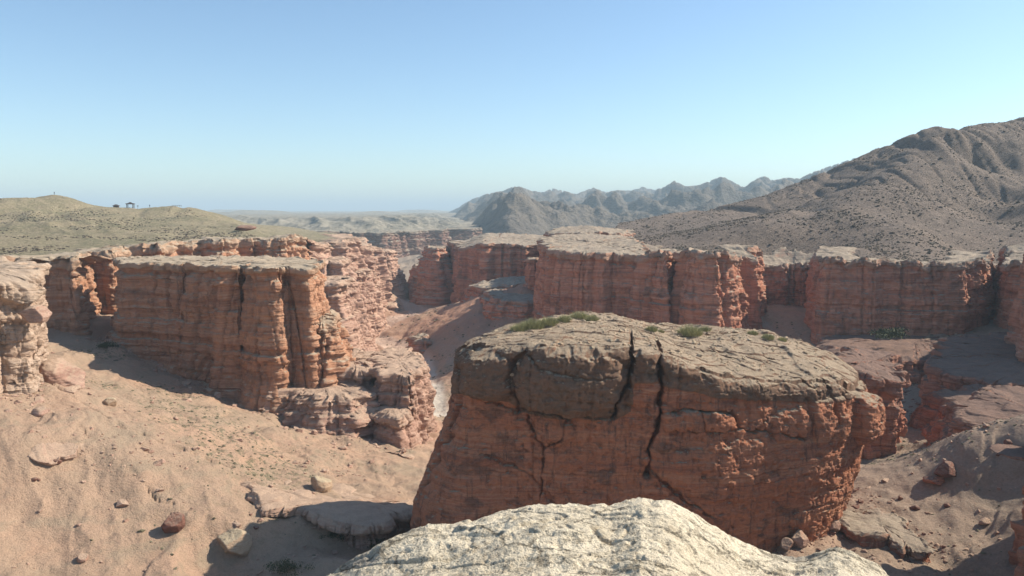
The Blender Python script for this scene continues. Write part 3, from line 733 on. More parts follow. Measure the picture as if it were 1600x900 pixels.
butte('sandstone_butte', 'square red butte with thick khaki crust left of the black cleft in the right wall', [(850, 470, 300), (852, 470, 280), (872, 470, 264), (940, 470, 256), (992, 470, 254), (998, 470, 262), (996, 470, 290), (975, 470, 320), (900, 470, 330), (860, 470, 320)], 0, M['red'], 63, ds=.26, dz=.22, top=lambda x, y: dp(930, 394, 257)[2] + .055 * (y - 257) + .6 * fbm(x * .08, y * .08, 0, 3, 6), base=lambda x, y: gz(x, y) - 4, batter=.10, butt=(1.6, 12), flute=(.9, 5), capt=2.4, over=.8, cat='butte')
butte('rock_terrace', 'lower red terrace with pale ledges in front of the castle-like wall', [(764, 500, 318), (770, 500, 300), (830, 500, 296), (876, 500, 298), (882, 500, 316), (850, 500, 345), (790, 500, 352), (766, 500, 340)], dp(800, 468, 300)[2], M['red'], 64, ds=.3, dz=.25, batter=.45, bed=1.3, block=1.2, butt=(3, 10), base=lambda x, y: gz(x, y) - 4)
butte('rock_terrace', 'small khaki-topped terrace behind the lower red terrace', [(735, 450, 360), (755, 450, 346), (820, 450, 338), (838, 450, 346), (838, 450, 374), (770, 450, 378)], 0, M['red'], 65, top=lambda x, y: dp(790, 444, 345)[2] + .10 * (x + 3) + 1.2 * fbm(x * .12, y * .12, 0, 3, 7), ds=.35, dz=.3, batter=.5, bed=1.2, block=1.0, butt=(2.5, 10))
butte('rock_terrace', 'layered khaki ledge with a dark recess behind the square red butte', [(858, 385, 376), (872, 385, 352), (915, 385, 344), (965, 385, 346), (985, 385, 362), (950, 385, 392), (880, 385, 398)], 0, M['red'], 67, ds=.35, dz=.28, top=lambda x, y: dp(915, 361, 345)[2] - .10 * np.abs(x - 38) + .03 * (y - 345) + .6 * fbm(x * .08, y * .08, 0, 3, 6), base=lambda x, y: 0 * x - 32, batter=.15, bed=1.1, block=.9, over=1.2, capt=2.)
butte('rock_pinnacle', 'narrow red pillar with a knobbly head in front of the square red butte', [(826, 450, 328), (834, 450, 322), (842, 450, 326), (842, 450, 336), (832, 450, 340)], dp(833, 405, 328)[2], M['red'], 66, ds=.3, dz=.25, batter=.08, bed=.7, block=.6, butt=(.5, 5), base=lambda x, y: gz(x, y) - 4)
# lower ledges at the right
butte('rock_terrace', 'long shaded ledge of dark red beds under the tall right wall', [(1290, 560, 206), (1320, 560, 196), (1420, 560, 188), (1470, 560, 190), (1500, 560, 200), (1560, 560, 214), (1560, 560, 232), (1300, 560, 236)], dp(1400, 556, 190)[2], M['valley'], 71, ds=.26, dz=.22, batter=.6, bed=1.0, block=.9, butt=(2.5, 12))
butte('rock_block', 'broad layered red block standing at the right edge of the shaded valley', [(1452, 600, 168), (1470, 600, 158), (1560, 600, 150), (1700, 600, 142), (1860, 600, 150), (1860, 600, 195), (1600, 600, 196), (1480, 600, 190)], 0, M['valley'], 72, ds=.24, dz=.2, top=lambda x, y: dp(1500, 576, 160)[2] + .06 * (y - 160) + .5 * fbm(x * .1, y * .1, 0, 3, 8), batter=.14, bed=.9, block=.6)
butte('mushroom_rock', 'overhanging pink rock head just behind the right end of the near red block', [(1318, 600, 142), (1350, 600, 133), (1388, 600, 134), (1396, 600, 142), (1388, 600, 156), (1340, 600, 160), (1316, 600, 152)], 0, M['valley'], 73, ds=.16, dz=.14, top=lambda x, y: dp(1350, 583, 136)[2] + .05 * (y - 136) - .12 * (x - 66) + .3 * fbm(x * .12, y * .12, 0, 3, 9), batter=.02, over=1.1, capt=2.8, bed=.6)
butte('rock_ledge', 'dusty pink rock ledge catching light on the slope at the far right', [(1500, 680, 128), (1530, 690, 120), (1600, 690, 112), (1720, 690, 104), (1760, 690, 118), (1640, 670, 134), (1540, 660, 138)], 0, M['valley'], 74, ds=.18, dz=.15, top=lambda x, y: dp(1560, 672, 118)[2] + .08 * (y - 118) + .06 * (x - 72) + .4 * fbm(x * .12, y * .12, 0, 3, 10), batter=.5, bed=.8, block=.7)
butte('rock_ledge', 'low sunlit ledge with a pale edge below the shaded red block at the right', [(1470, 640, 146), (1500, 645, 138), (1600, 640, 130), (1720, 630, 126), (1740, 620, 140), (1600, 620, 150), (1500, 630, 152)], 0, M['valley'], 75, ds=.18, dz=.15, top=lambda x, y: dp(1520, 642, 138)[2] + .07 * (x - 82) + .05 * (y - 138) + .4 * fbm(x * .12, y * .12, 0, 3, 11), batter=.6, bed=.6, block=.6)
# near cliff on the left edge
butte('near_cliff', 'pale sunlit rock face with an overhanging lip at the left edge', [(-420, 600, 106), (-200, 600, 104), (-40, 600, 103), (12, 600, 105), (46, 600, 108), (60, 600, 114), (60, 600, 122), (20, 600, 134), (-200, 600, 150), (-420, 600, 140)], 0, M['cream'], 81, ds=.13, dz=.11, top=lambda x, y: dp(0, 440, 108)[2] - .22 * (x + 70) * ss(-85, -66, x) + .05 * (y - 108) + .35 * fbm(x * .12, y * .12, 0, 3, 12), batter=-.02, bed=.55, block=.5, capt=2.2, over=.7, cat='cliff', center=XY((-180, 600, 118)), sink=2)

# scarp in the left foreground: a low broken ledge
butte('rock_ledge', 'low undercut ledge of tan rock in the sunlit slope, left of the near red block', [(392, 780, 100), (430, 790, 97.5), (470, 800, 97), (520, 810, 95), (560, 812, 93.5), (600, 790, 96), (660, 775, 100), (680, 750, 108), (560, 745, 113), (440, 760, 108)], 0, M['pink'], 91, ds=.11, dz=.08, top=lambda x, y: TG(x, y) + 1.0 + .25 * fbm(x * .25, y * .25, 0, 3, 13) - 1.3 * ss(100, 109, y), batter=-.16, over=1.0, capt=1.0, slab=.5, bed=.7, block=.35, butt=(1.4, 4), flute=(.5, 2), sink=2.5, rough=.2, base=lambda x, y: gz(x, y) - 1.2)
# off to the right: the cliff whose shadow lies over the lower right corner
butte('side_cliff', 'shaded red cliff edge showing at the right border of the view', [(1628, 700, 84), (1700, 700, 68), (1900, 700, 50), (2600, 700, 44), (2600, 700, 80), (2100, 700, 90), (1760, 700, 94), (1640, 700, 92)], dp(1600, 660, 88)[2], M['red'], 82, ds=.25, dz=.22, batter=.05, bed=.6, cat='cliff')

# ------------------------------------------------------------------ the near red block
BD = 92.0
FR = [(716, 650, 100), (716, 650, 95.5), (728, 650, 93), (760, 650, 91.5), (830, 650, 90), (900, 650, 89.5), (985, 650, 89), (1040, 650, 88.5), (1110, 650, 88.2), (1200, 650, 90.2), (1270, 650, 92.2), (1322, 650, 94.5), (1350, 650, 98), (1354, 650, 104), (1335, 650, 109), (1240, 650, 116), (1080, 650, 118), (900, 650, 113), (800, 650, 105), (740, 650, 99.5), (716, 650, 98)]
BP = [XY(p) for p in FR]
BTF = np.array([dp(*p) for p in [(700, 562, 94), (716, 560, 93), (740, 545, 91.5), (850, 538, 90), (985, 546, 89), (1035, 556, 88.5), (1080, 575, 88), (1120, 590, 88.4), (1230, 604, 91), (1320, 606, 94), (1362, 622, 97)]])
BTB = np.array([dp(*p) for p in [(705, 548, 97), (720, 541, 98), (760, 522, 100.5), (800, 508, 104), (870, 494, 109), (930, 490, 112), (1000, 503, 113), (1030, 511, 114), (1100, 511, 114), (1200, 519, 112), (1260, 540, 110), (1300, 556, 108), (1340, 585, 106), (1366, 612, 104)]])
def block_top(x, y):
    # ridge along the back-left, long pale ramp down to the front right
    zfront = np.interp(x, BTF[:, 0], BTF[:, 2]); yb = np.interp(x, BTB[:, 0], BTB[:, 1]); zback = np.interp(x, BTB[:, 0], BTB[:, 2])
    yf = np.interp(x, BTF[:, 0], BTF[:, 1]) - .5
    k = np.clip((y - yf) / (yb - yf), 0, 1.3)
    k = np.where(k < 1, 1 - (1 - k) ** 1.5, 1 - (k - 1) * .8)
    z = zfront * (1 - k) + zback * k
    gr = np.minimum(np.abs(x - 14.0 - .14 * (y - 89) - .25 * pn(y * .4, 0, 0, 3)) / .2, np.abs(x - 17.5 - .12 * (y - 89) - .3 * pn(y * .4, 5, 0, 4)) / .28)
    z = z - 1.3 * ss(1, .2, gr) * ss(104, 96, y) * ss(89.2, 90.5, y)
    return z + .22 * fbm(x * .2, y * .2, 0, 4, 14) + .12 * ss(.1, .16, pn(x * .3, y * .5, 0, 15)) + .15 * ss(.0, .05, pn(x * .12 + 3, y * .3, 0, 16))
def PX(*p): return np.array([[dp(a, b, 89.5)[0], dp(a, b, 89.5)[2]] for a, b in p])
B_CRACKS = [  # polyline in the face, depth, width
    (PX((986, 505), (985, 560), (980, 600), (964, 625), (958, 652)), 1.7, .22),
    (PX((1034, 512), (1029, 560), (1030, 600), (1026, 655), (1012, 700), (1008, 740)), 2.2, .28),
    (PX((1008, 700), (1012, 728), (1045, 755), (1075, 780), (1110, 800)), .7, .16),
    (PX((958, 652), (925, 650), (880, 645), (850, 635), (812, 645), (760, 632), (735, 622)), .7, .18),
    (PX((812, 645), (800, 600), (803, 575), (822, 550)), .8, .2),
    (PX((822, 550), (845, 570), (870, 575), (900, 580), (960, 585)), .35, .14),
    (PX((842, 800), (848, 760), (846, 735), (852, 700), (830, 670), (825, 650)), .8, .12),
    (PX((852, 700), (880, 680), (888, 650)), .5, .12),
    (PX((1030, 640), (1060, 634), (1093, 642), (1140, 640), (1152, 668), (1200, 676), (1260, 690)), .8, .16),
    (PX((1093, 640), (1095, 668)), .6, .12), (PX((1040, 668), (1095, 670), (1152, 670)), .4, .12),
    (PX((1322, 600), (1320, 640), (1318, 675)), 1.4, .24),
    (PX((1260, 560), (1275, 600), (1295, 625)), .5, .18),
    (PX((730, 560), (722, 620), (716, 700), (712, 790)), 1.0, .3),
    (PX((718, 545), (708, 575), (716, 610)), .9, .2),
    (PX((760, 712), (830, 740), (870, 790)), .5, .25),
]
CAPX = np.array([dp(p, 600, 89.5)[0] for p in (700, 735, 800, 815, 860, 960, 985, 990, 1030, 1034, 1100, 1180, 1250, 1370)])
CAPZ = np.array([dp(900, q, 89.5)[2] for q in (640, 625, 632, 645, 650, 655, 640, 596, 592, 600, 614, 628, 634, 640)])
def bulge(X, Z, px, py, rx, ry, a, p=2.2, D=89.5):
    c = dp(px, py, D); sx = rx / F * D; sy = ry / F * D
    r = (np.abs((X - c[0]) / sx) ** p + np.abs((Z - c[2]) / sy) ** p)
    return a * np.clip(1 - r, 0, 1) ** .5
def block_extra(X, Y, z, dtop, h, N):
    front = ss(.15, -.35, np.broadcast_to(N[:, 1], X.shape))
    Xw = X + .4 * fbm(X * .7, z * .7, 0, 3, 3); Zw = z + .4 * fbm(X * .7, z * .7, 7, 3, 3)
    o = np.zeros_like(X)
    # cap boulders stand proud of the softer red face
    cb = np.maximum.reduce([bulge(Xw, Zw, 768, 592, 40, 42, 2.3, 3), bulge(Xw, Zw, 890, 594, 86, 58, 2.8, 2.6), bulge(Xw, Zw, 1003, 570, 24, 90, .5), bulge(Xw, Zw, 870, 545, 120, 26, 1.2, 3)])
    capR = ss(6.4, 5.9, dtop) * ss(13.0, 14.5, Xw) * 1.0
    cb2 = np.maximum.reduce([bulge(Xw, Zw, 1232, 664, 33, 29, 1.0, 3.5, 91.5), bulge(Xw, Zw, 1290, 658, 36, 40, 1.2, 4, 93.5), bulge(Xw, Zw, 1346, 652, 26, 40, 2.2, 3.5, 98), bulge(Xw, Zw, 1120, 655, 30, 14, .5, 4), bulge(Xw, Zw, 1062, 655, 32, 16, .45, 4), bulge(Xw, Zw, 1180, 730, 170, 50, .8), bulge(Xw, Zw, 865, 672, 32, 28, .9)])
    o += cb * front + cb2 * np.maximum(front, ss(0, .5, np.broadcast_to(N[:, 0], X.shape)))
    # right end: undercut low down; left end: flares out to the foot
    nx = np.broadcast_to(N[:, 0], X.shape)
    o -= ss(.2, .9, nx) * 2.2 * ss(17, 3, h)
    o -= front * 1.0 * ss(9, 1, h) * ss(0, 25, X)
    o += ss(-.2, -.8, nx) * 3.9 * ss(24, 5, h) ** 1.1
    o += front * ss(2, -6, X) * 1.2 * ss(18, 2, h)
    wv = .45 + 1.1 * np.clip(pn(X * .5, z * .5, 3, 9) + .5, 0, 1)
    for P2, dpt, w in B_CRACKS:
        w = w * wv
        d = np.full(X.shape, 1e9)
        for a, b in zip(P2[:-1], P2[1:]):
            ab = b - a; t = np.clip(((Xw - a[0]) * ab[0] + (Zw - a[1]) * ab[1]) / (ab @ ab), 0, 1)
            d = np.minimum(d, np.hypot(Xw - a[0] - t * ab[0], Zw - a[1] - t * ab[1]))
        o -= front * (dpt * ss(w, w * .25, d) + .25 * dpt * ss(w * 4, 0, d) * .5)
    return o
cliff('sandstone_block', 'huge dark red rock block in the centre with a pale crusted top and deep cracks', BP, True, block_top, lambda x, y: np.minimum(gz(x, y), -39), M['block'], ds=.11, dz=.1, seed=95, batter=.05, flare=0, butt=(.5, 9), flute=(.2, 4), bed=.14, block=.10, crack=.2, capt=1.6, over=.25, rough=.26, groove=.15, slab=0, pit=.22, nlip=190, rimn=.25, smoothn=2.2, extra=block_extra, capz=lambda X: np.interp(X, CAPX, CAPZ), saw=(0, 8), cat='rock', center=(17, 104), rr=1.6, sink=2, edge=.8)

# ------------------------------------------------------------------ pale outcrop underfoot
def outcrop():
    PXs = np.array([-400, 200, 400, 510, 560, 640, 665, 700, 745, 790, 840, 880, 925, 960, 978, 1010, 1035, 1060, 1085, 1110, 1140, 1170, 1220, 1262, 1300, 1330, 1350, 1375, 1400, 1420, 1500, 1700, 2200])
    PYs = np.array([1250, 1030, 950, 900, 872, 836, 826, 821, 809, 798, 791, 788, 790, 792, 786, 777, 779, 786, 798, 815, 830, 850, 866, 876, 870, 863, 867, 880, 888, 905, 960, 1100, 1300])
    nth = 900
    px = np.linspace(380, 1640, nth); th = np.concatenate([np.linspace(-pi, np.arctan((380 - CX) / F) - .01, 60), np.arctan((px - CX) / F), np.linspace(np.arctan((1640 - CX) / F) + .01, pi, 60)])
    pxx = np.tan(np.clip(th, -1.3, 1.3)) * F + CX
    re = 7.0 + .8 * np.sin(th * 2) - 1.2 * ss(1180, 1260, pxx) * 0
    py = np.interp(pxx, PXs, PYs)
    dip = np.clip(PITCH - np.arctan((CY - py) / F), 0, 1.1) 
    dipc = np.tan(PITCH + np.arctan((py - CY) / F) * np.cos(th) ** 0)
    # angle below horizontal measured along each azimuth
    v = (CY - py) / F; dy = cos(PITCH) + v * sin(PITCH); dz = -sin(PITCH) + v * cos(PITCH); dx = (pxx - CX) / F
    sl = dz / np.hypot(dx, dy)
    sl = np.where(np.abs(th) > 1.0, -.62, sl)
    ze = re * np.clip(sl, -.7, 0)
    k = np.concatenate([np.linspace(.02, .45, 20), np.linspace(.455, 1.0, 300), np.linspace(1.004, 1.25, 60), np.linspace(1.3, 2.2, 30)])[:, None]
    R = re[None] * k
    zc = -1.62
    inner = ze[None] + (zc - ze[None]) * (1 - np.clip(k, 0, 1)) ** .8 * .55
    Z = inner
    Z = Z - 1.2 * np.clip(1 - k, 0, 1) * np.clip(k, 0, 1) ** 2 * .15
    drop = np.where(k > 1, ((k - 1) * re[None]) ** 1.5 * 2.6, 0)
    Z = Z - drop
    X = R * np.sin(th); Y = R * np.cos(th)
    near = ss(0, 1.5, R)
    Z = Z + near * (.055 * fbm(X * .7, Y * .7, 0, 4, 110) + .022 * fbm(X * 5, Y * 5, 0, 4, 111, .62))
    Z = Z - near * .03 * ss(.04, 0, np.abs(pn(X * .8, Y * 1.6, 0, 112)))
    pit = pn(X * 7, Y * 7, 0, 113); Z = Z - near * .016 * ss(.25, .5, pit)
    st = pn(X * 1.1 + .4, Y * 2.2, 0, 114); Z = Z + near * .018 * ss(.02, .08, st) + near * .02 * ss(.25, .3, st)
    # keep the ground falling away into the canyon below
    last = np.stack([X[-1] * 1.1, Y[-1] * 1.1, np.full(len(th), -50.)], -1)[None]
    V = np.concatenate([np.stack([X, Y, Z], -1), last * np.array([1, 1, .4]), last], 0)
    me = np_mesh('pale_outcrop', V, grid_faces(V.shape[0], V.shape[1], True, flip=True))
    # grid runs clockwise seen from above, so faces are flipped to look up
    o = link('pale_outcrop', me, M['pale']); tag(o, 'cream weathered limestone shelf filling the bottom centre in front of the red block', 'rock')
outcrop()

# ------------------------------------------------------------------ boulders
def ground_hit(px, py):
    d = ray(px, py); D = np.arange(45, 460, .25); t = D / d[1]
    z = groundz(d[0] * t, D); k = np.nonzero(d[2] * t <= z)[0]
    i = k[0] if len(k) else 100
    return np.array([d[0] * t[i], D[i], z[i]])
def boulder(name, label, px, py, z, w, hgt, mat, seed, depth=None, tilt=0, sub=46, group=None, rz=0., sunk=.25, cuts=9, D=None):
    c = ground_hit(px, py) if D is None else at(px, py, D=D)
    R, Cn = sub, sub * 2
    ph = np.linspace(0, pi, R)[:, None]; th = np.linspace(0, 2 * pi, Cn, endpoint=False)[None]
    n = np.stack([np.sin(ph) * np.cos(th), np.sin(ph) * np.sin(th), np.cos(ph) + 0 * th], -1)
    r = np.ones(n.shape[:2]) * 1.15
    rg = np.random.default_rng(seed)
    for i in range(cuts):
        a = rg.normal(size=3); a /= np.linalg.norm(a); d = rg.uniform(.62, .98)
        q = n @ a; r = np.minimum(r, np.where(q > .05, d / np.maximum(q, .05), 9))
    r = r * (1 + .07 * fbm(n[..., 0] * 1.6 + seed, n[..., 1] * 1.6, n[..., 2] * 1.6, 3, seed % 50) + .05 * fbm(n[..., 0] * 5, n[..., 1] * 6, n[..., 2] * 6, 4, seed % 50 + 3))
    V = n * r[..., None] * np.array([w / 2, (depth or w) / 2, hgt / 2])
    ct, st = cos(tilt), sin(tilt); V = np.stack([V[..., 0] * ct + V[..., 2] * st, V[..., 1], -V[..., 0] * st + V[..., 2] * ct], -1)
    V[..., 2] += hgt * (.5 - sunk)
    me = np_mesh(name, V, grid_faces(R, Cn, True, flip=True), {'cap': np.zeros(R * Cn)})
    o = link(name, me, mat); o.location = tuple(c); o.rotation_euler = (0, 0, rz)
    tag(o, label, 'boulder', group); return o
boulder('boulder', 'rounded tan boulder lying alone on the sunlit slope left of the red block', 501, 765, -40, 3.1, 2.5, M['boulder'], 1, tilt=.3)
boulder('boulder', 'angular dark red chunk on the smooth slope at lower left', 271, 828, -36.5, 2.3, 2.4, M['darkstone'], 6, cuts=8, sunk=.15)
boulder('boulder', 'large tilted slab boulder propped under the left rock face', 104, 604, -27, 7.0, 3.8, M['pink'], 3, tilt=.6, cuts=9, sunk=.1, D=None)
boulder('boulder', 'grey rounded boulder half buried at the edge of the gully shadow', 365, 857, -38.5, 3.6, 3.0, M['boulder'], 9, sunk=.4, cuts=14)
boulder('boulder', 'small pale stone below the tilted slab boulder', 173, 633, -30, 1.9, 1.4, M['boulder'], 12)
boulder('boulder', 'small pointed stone low on the slope near the bottom left', 130, 876, -37, 1.1, .9, M['pink'], 14)
boulder('boulder', 'rounded stone wedged on the ledge at the top of the left rock face', 58, 494, -14, 3.6, 2.6, M['pink'], 17, D=106.5, sunk=.5, cuts=12)
boulder('boulder', 'flat dark boulder lying on the left plateau edge below the hill end', 382, 358, -9, 8.5, 2.4, M['darkstone'], 19, D=330, sunk=.3)
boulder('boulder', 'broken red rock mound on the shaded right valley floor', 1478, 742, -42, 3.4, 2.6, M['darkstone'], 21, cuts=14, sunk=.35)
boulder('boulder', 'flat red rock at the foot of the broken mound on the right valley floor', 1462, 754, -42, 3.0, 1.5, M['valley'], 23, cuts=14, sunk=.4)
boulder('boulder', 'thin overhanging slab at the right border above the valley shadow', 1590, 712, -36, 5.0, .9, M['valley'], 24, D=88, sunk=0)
def slope_ledge(label, ring, hgt, seed):
    pts = [tuple(ground_hit(a, b)[:2]) for a, b in ring]; c = np.mean(pts, 0)
    cliff('rock_ledge', label, pts, True, lambda x, y: TG(x, y) + hgt + .12 * fbm(x * .5, y * .5, 0, 3, seed), lambda x, y: TG(x, y) - 1.2, M['pink'], ds=.08, dz=.07, seed=seed, batter=-.2, over=.35, capt=.35, bed=.15, block=.2, butt=(.5, 2.5), flute=(.2, 1.2), saw=(.2, 4), slab=.15, nlip=26, rimn=.12, smoothn=1, crack=.3, rough=.12, rr=.2, sink=.5, cat='rock formation')
slope_ledge('thin tan ledge with a dark undercut on the smooth slope near the left edge', [(40, 716), (64, 727), (90, 729), (112, 718), (130, 704), (118, 692), (60, 700)], .75, 131)
slope_ledge('small crumbling ledge right of the dark red boulder on the slope', [(404, 788), (420, 798), (446, 796), (452, 784), (430, 776), (410, 778)], .9, 133)
for i, (a, b, w, lab) in enumerate([(1248, 852, 2.6, 'rounded block at the foot of the red block, nearest the pale shelf'), (1272, 840, 2.4, 'squat block at the right foot of the red block, between two others'), (1292, 826, 2.9, 'taller block under the right corner of the red block'), (1228, 858, 1.8, 'small block at the foot of the red block beside the cream shelf')]):
    boulder('boulder', lab, a, b, -41, w, w * .9, M['pink'], 40 + i, cuts=16, sunk=.25)
butte('rock_ledge', 'low crumbling red ledge with a dusty top at the lower right', [(1300, 850, 98), (1340, 868, 95), (1400, 880, 91), (1440, 885, 89), (1448, 880, 92), (1430, 860, 97), (1380, 845, 101), (1320, 838, 102)], 0, M['red'], 93, ds=.1, dz=.08, top=lambda x, y: TG(x, y) + 1.5 + .3 * fbm(x * .3, y * .3, 0, 3, 15), batter=.1, bed=.4, block=.3, butt=(.8, 3), flute=(.3, 1.5), capt=.4, over=.3, sink=1.5, rough=.25)
butte('rock_ledge', 'small pink outcrop with dark hollows on the slope below the upright riverbed rock', [(600, 694, 138), (625, 692, 136), (641, 690, 137), (640, 684, 141), (615, 684, 142)], 0, M['pink'], 94, ds=.12, dz=.1, top=lambda x, y: TG(x, y) + .8 + .3 * fbm(x * .3, y * .3, 0, 3, 16), batter=-.1, bed=.4, block=.4, butt=(.8, 3), sink=1.5, rough=.25, over=.6, capt=.5)

rg = np.random.default_rng(77); n_ = 0
while n_ < 34:
    a, b = (rg.uniform(10, 620), rg.uniform(640, 880)) if n_ < 22 else (rg.uniform(1320, 1590), rg.uniform(690, 860))
    if a < 400 and b > 860 or (560 < a < 700): continue
    w = .45 + rg.exponential(.35)
    lt, where = rg.random() < .6, 'the sunlit slope left of the red block' if n_ < 22 else 'the dusty valley floor right of the red block'
    boulder('loose_stone', f"small angular {'pink' if lt else 'dark red'} stone lying on {where}", a, b, 0, w, w * rg.uniform(.5, .9), M['pink'] if lt else M['darkstone'], 500 + n_, sub=14, group=f"{'pink' if lt else 'dark red'} loose stones on {where}", cuts=12, rz=rg.uniform(0, 6), sunk=.3)
    n_ += 1
# ------------------------------------------------------------------ loose stones and scrub (nobody could count them)
ICO = None
def ico():
    global ICO
    if ICO is None:
        p = (1 + 5 ** .5) / 2
        v = np.array([(-1, p, 0), (1, p, 0), (-1, -p, 0), (1, -p, 0), (0, -1, p), (0, 1, p), (0, -1, -p), (0, 1, -p), (p, 0, -1), (p, 0, 1), (-p, 0, -1), (-p, 0, 1)], float); v /= np.linalg.norm(v[0])
        f = np.array([(0, 11, 5), (0, 5, 1), (0, 1, 7), (0, 7, 10), (0, 10, 11), (1, 5, 9), (5, 11, 4), (11, 10, 2), (10, 7, 6), (7, 1, 8), (3, 9, 4), (3, 4, 2), (3, 2, 6), (3, 6, 8), (3, 8, 9), (4, 9, 5), (2, 4, 11), (6, 2, 10), (8, 6, 7), (9, 8, 1)])
        ICO = (v, f)
    return ICO
def lumps(name, P, size, flat, mat, seed, attrs=True, smooth=False):
    v, f = ico(); rg = np.random.default_rng(seed); n = len(P)
    jit = 1 + .35 * rg.normal(size=(n, 12, 1)).clip(-1.2, 1.5)
    a = rg.uniform(0, 2 * pi, n); ca, sa = np.cos(a), np.sin(a)
    w = v[None] * jit * np.stack([rg.uniform(.7, 1.4, n), rg.uniform(.7, 1.2, n), flat * rg.uniform(.7, 1.2, n)], 1)[:, None] * size[:, None, None]
    w = np.stack([w[..., 0] * ca[:, None] - w[..., 1] * sa[:, None], w[..., 0] * sa[:, None] + w[..., 1] * ca[:, None], w[..., 2]], -1)
    V = w + P[:, None]
    Fc = (f[None] + 12 * np.arange(n)[:, None, None]).reshape(-1, 3)
    me = np_mesh(name, V, Fc, {'cap': np.zeros(n * 12)} if attrs else None, smooth)
    o = link(name, me, mat); tag(o, kind='stuff'); return o
def scatter(n, px0, px1, r0, r1, hf, keep, seed, dens=None):
    rg = np.random.default_rng(seed)
    th = np.arctan((rg.uniform(px0, px1, n) - CX) / F); r = np.exp(rg.uniform(np.log(r0), np.log(r1), n))
    x, y = r * np.sin(th), r * np.cos(th)
    k = keep(x, y)
    if dens is not None: k &= rg.random(n) < dens(x, y)
    x, y, r = x[k], y[k], r[k]
    return np.stack([x, y, hf(x, y)], 1), r, rg
P, r, rg = scatter(38000, 900, 1640, 215, 600, topR, lambda x, y: inside(RPOLY, x, y), 301, lambda x, y: .15 + .85 * ss(-.25, .35, pn(x * .035, y * .035, 0, 120) + .6 * pn(x * .12, y * .12, 0, 123)))
o = lumps('hill_scrub', P - [0, 0, .1], (.12 + rg.exponential(.13, len(P))).clip(0, .8), .6, M['dryscrub'], 302, False)
tag(o, 'low dark scrub dotted all over the brown right hill', 'scrub')
P, r, rg = scatter(6000, -20, 400, 205, 480, topL, lambda x, y: inside(LPOLY, x, y), 303, lambda x, y: ss(-.1, .4, pn(x * .03, y * .03, 0, 121)))
o = lumps('hill_scrub', P - [0, 0, .15], rg.uniform(.25, .5, len(P)), .5, M['dryscrub'], 304, False)
tag(o, 'sparse low scrub on the greenish left hill', 'scrub')
dens = lambda x, y: .12 + .9 * ss(.1, .5, pn(x * .05, y * .05, 0, 122))
P, r, rg = scatter(26000, -20, 1620, 60, 330, groundz, lambda x, y: np.ones(len(x), bool), 305, dens)
sz = np.minimum(.045 + rg.exponential(.10, len(P)), .8)
o = lumps('loose_stones', P, sz, .7, M['pink'], 306)
tag(o, 'loose pink stones scattered over the sand slopes', 'stones')
FEET = [BL[:17], [XY(p) for p in [(430, 620, 156), (480, 630, 149), (560, 650, 146), (620, 650, 146), (650, 640, 150)]], BP[2:15], [XY(p) for p in [(850, 470, 275), (940, 470, 252), (996, 470, 250), (1060, 470, 238), (1140, 470, 230)]],
        [XY(p) for p in [(1290, 560, 200), (1420, 560, 184), (1480, 560, 186)]], [XY(p) for p in [(1450, 600, 166), (1470, 600, 155), (1560, 600, 147), (1700, 600, 139)]], [XY(p) for p in [(540, 500, 345), (560, 500, 366), (585, 500, 388), (590, 500, 420)]], [XY(p) for p in [(-40, 600, 101), (12, 600, 103), (50, 600, 107), (64, 600, 116)]], [XY(p) for p in [(700, 430, 420), (750, 430, 396), (850, 430, 386)]]]
rg = np.random.default_rng(311); L = []; Z = []
for ft in FEET:
    Q = resample(ft, .5, False); n = len(Q) * 7
    q = Q[rg.integers(0, len(Q), n)]; dd = rg.normal(0, 1, (n, 2)) * (1.2 + rg.exponential(1.8, (n, 1)))
    L.append(q + dd); Z.append((.06 + rg.exponential(.16, n)).clip(0, 1.1) * np.clip(q[:, 1] / 130, .6, 2.2))
L = np.concatenate(L); Z = np.concatenate(Z)
for sd, mt, lb in ((L[:, 0] < -8, M['pink'], 'tan rubble gathered at the foot of the left cliffs'), (L[:, 0] >= -8, M['darkstone'], 'dark red rubble gathered at the foot of the right cliffs')):
    o = lumps('talus_rubble', np.stack([L[sd, 0], L[sd, 1], groundz(L[sd, 0], L[sd, 1])], 1), Z[sd], .75, mt, 312)
    tag(o, lb, 'stones')
def gv(x, y): return g_attrs(x, y, groundz(x, y, False))['veg'] ** 1.5
P, r, rg = scatter(16000, -20, 1620, 70, 420, groundz, lambda x, y: np.ones(len(x), bool), 307, gv)
o = lumps('slope_scrub', P, rg.uniform(.12, .42, len(P)) * np.clip(r / 200, .7, 1.6), .6, M['scrub'], 308, False)
tag(o, 'small grey-green scrub patches on the sandy slopes', 'scrub')
# gravel on the pale ramp of the red block
dpsg = bpy.context.evaluated_depsgraph_get()
from mathutils import Vector
def is_block(ob): return ob is not None and ob.parent is not None and ob.parent.name.startswith('sandstone_block')
def snap(x, y, z0=30):
    hit, loc, nrm, _, ob, _ = SC.ray_cast(dpsg, Vector((x, y, z0)), Vector((0, 0, -1)))
    return (np.array(loc), ob) if hit else (None, None)
dpsg.update()
rg = np.random.default_rng(309); L = []
for i in range(2600):
    x, y = rg.uniform(-6, 42), rg.uniform(89, 118)
    p, ob = snap(x, y)
    if p is not None and is_block(ob) and p[2] > -24: L.append(p)
L = np.array(L)
o = lumps('gravel', L, .05 + rg.exponential(.07, len(L)).clip(0, .35), .7, M['boulder'], 310)
tag(o, 'grey gravel strewn on the crusted top of the central red block', 'stones')

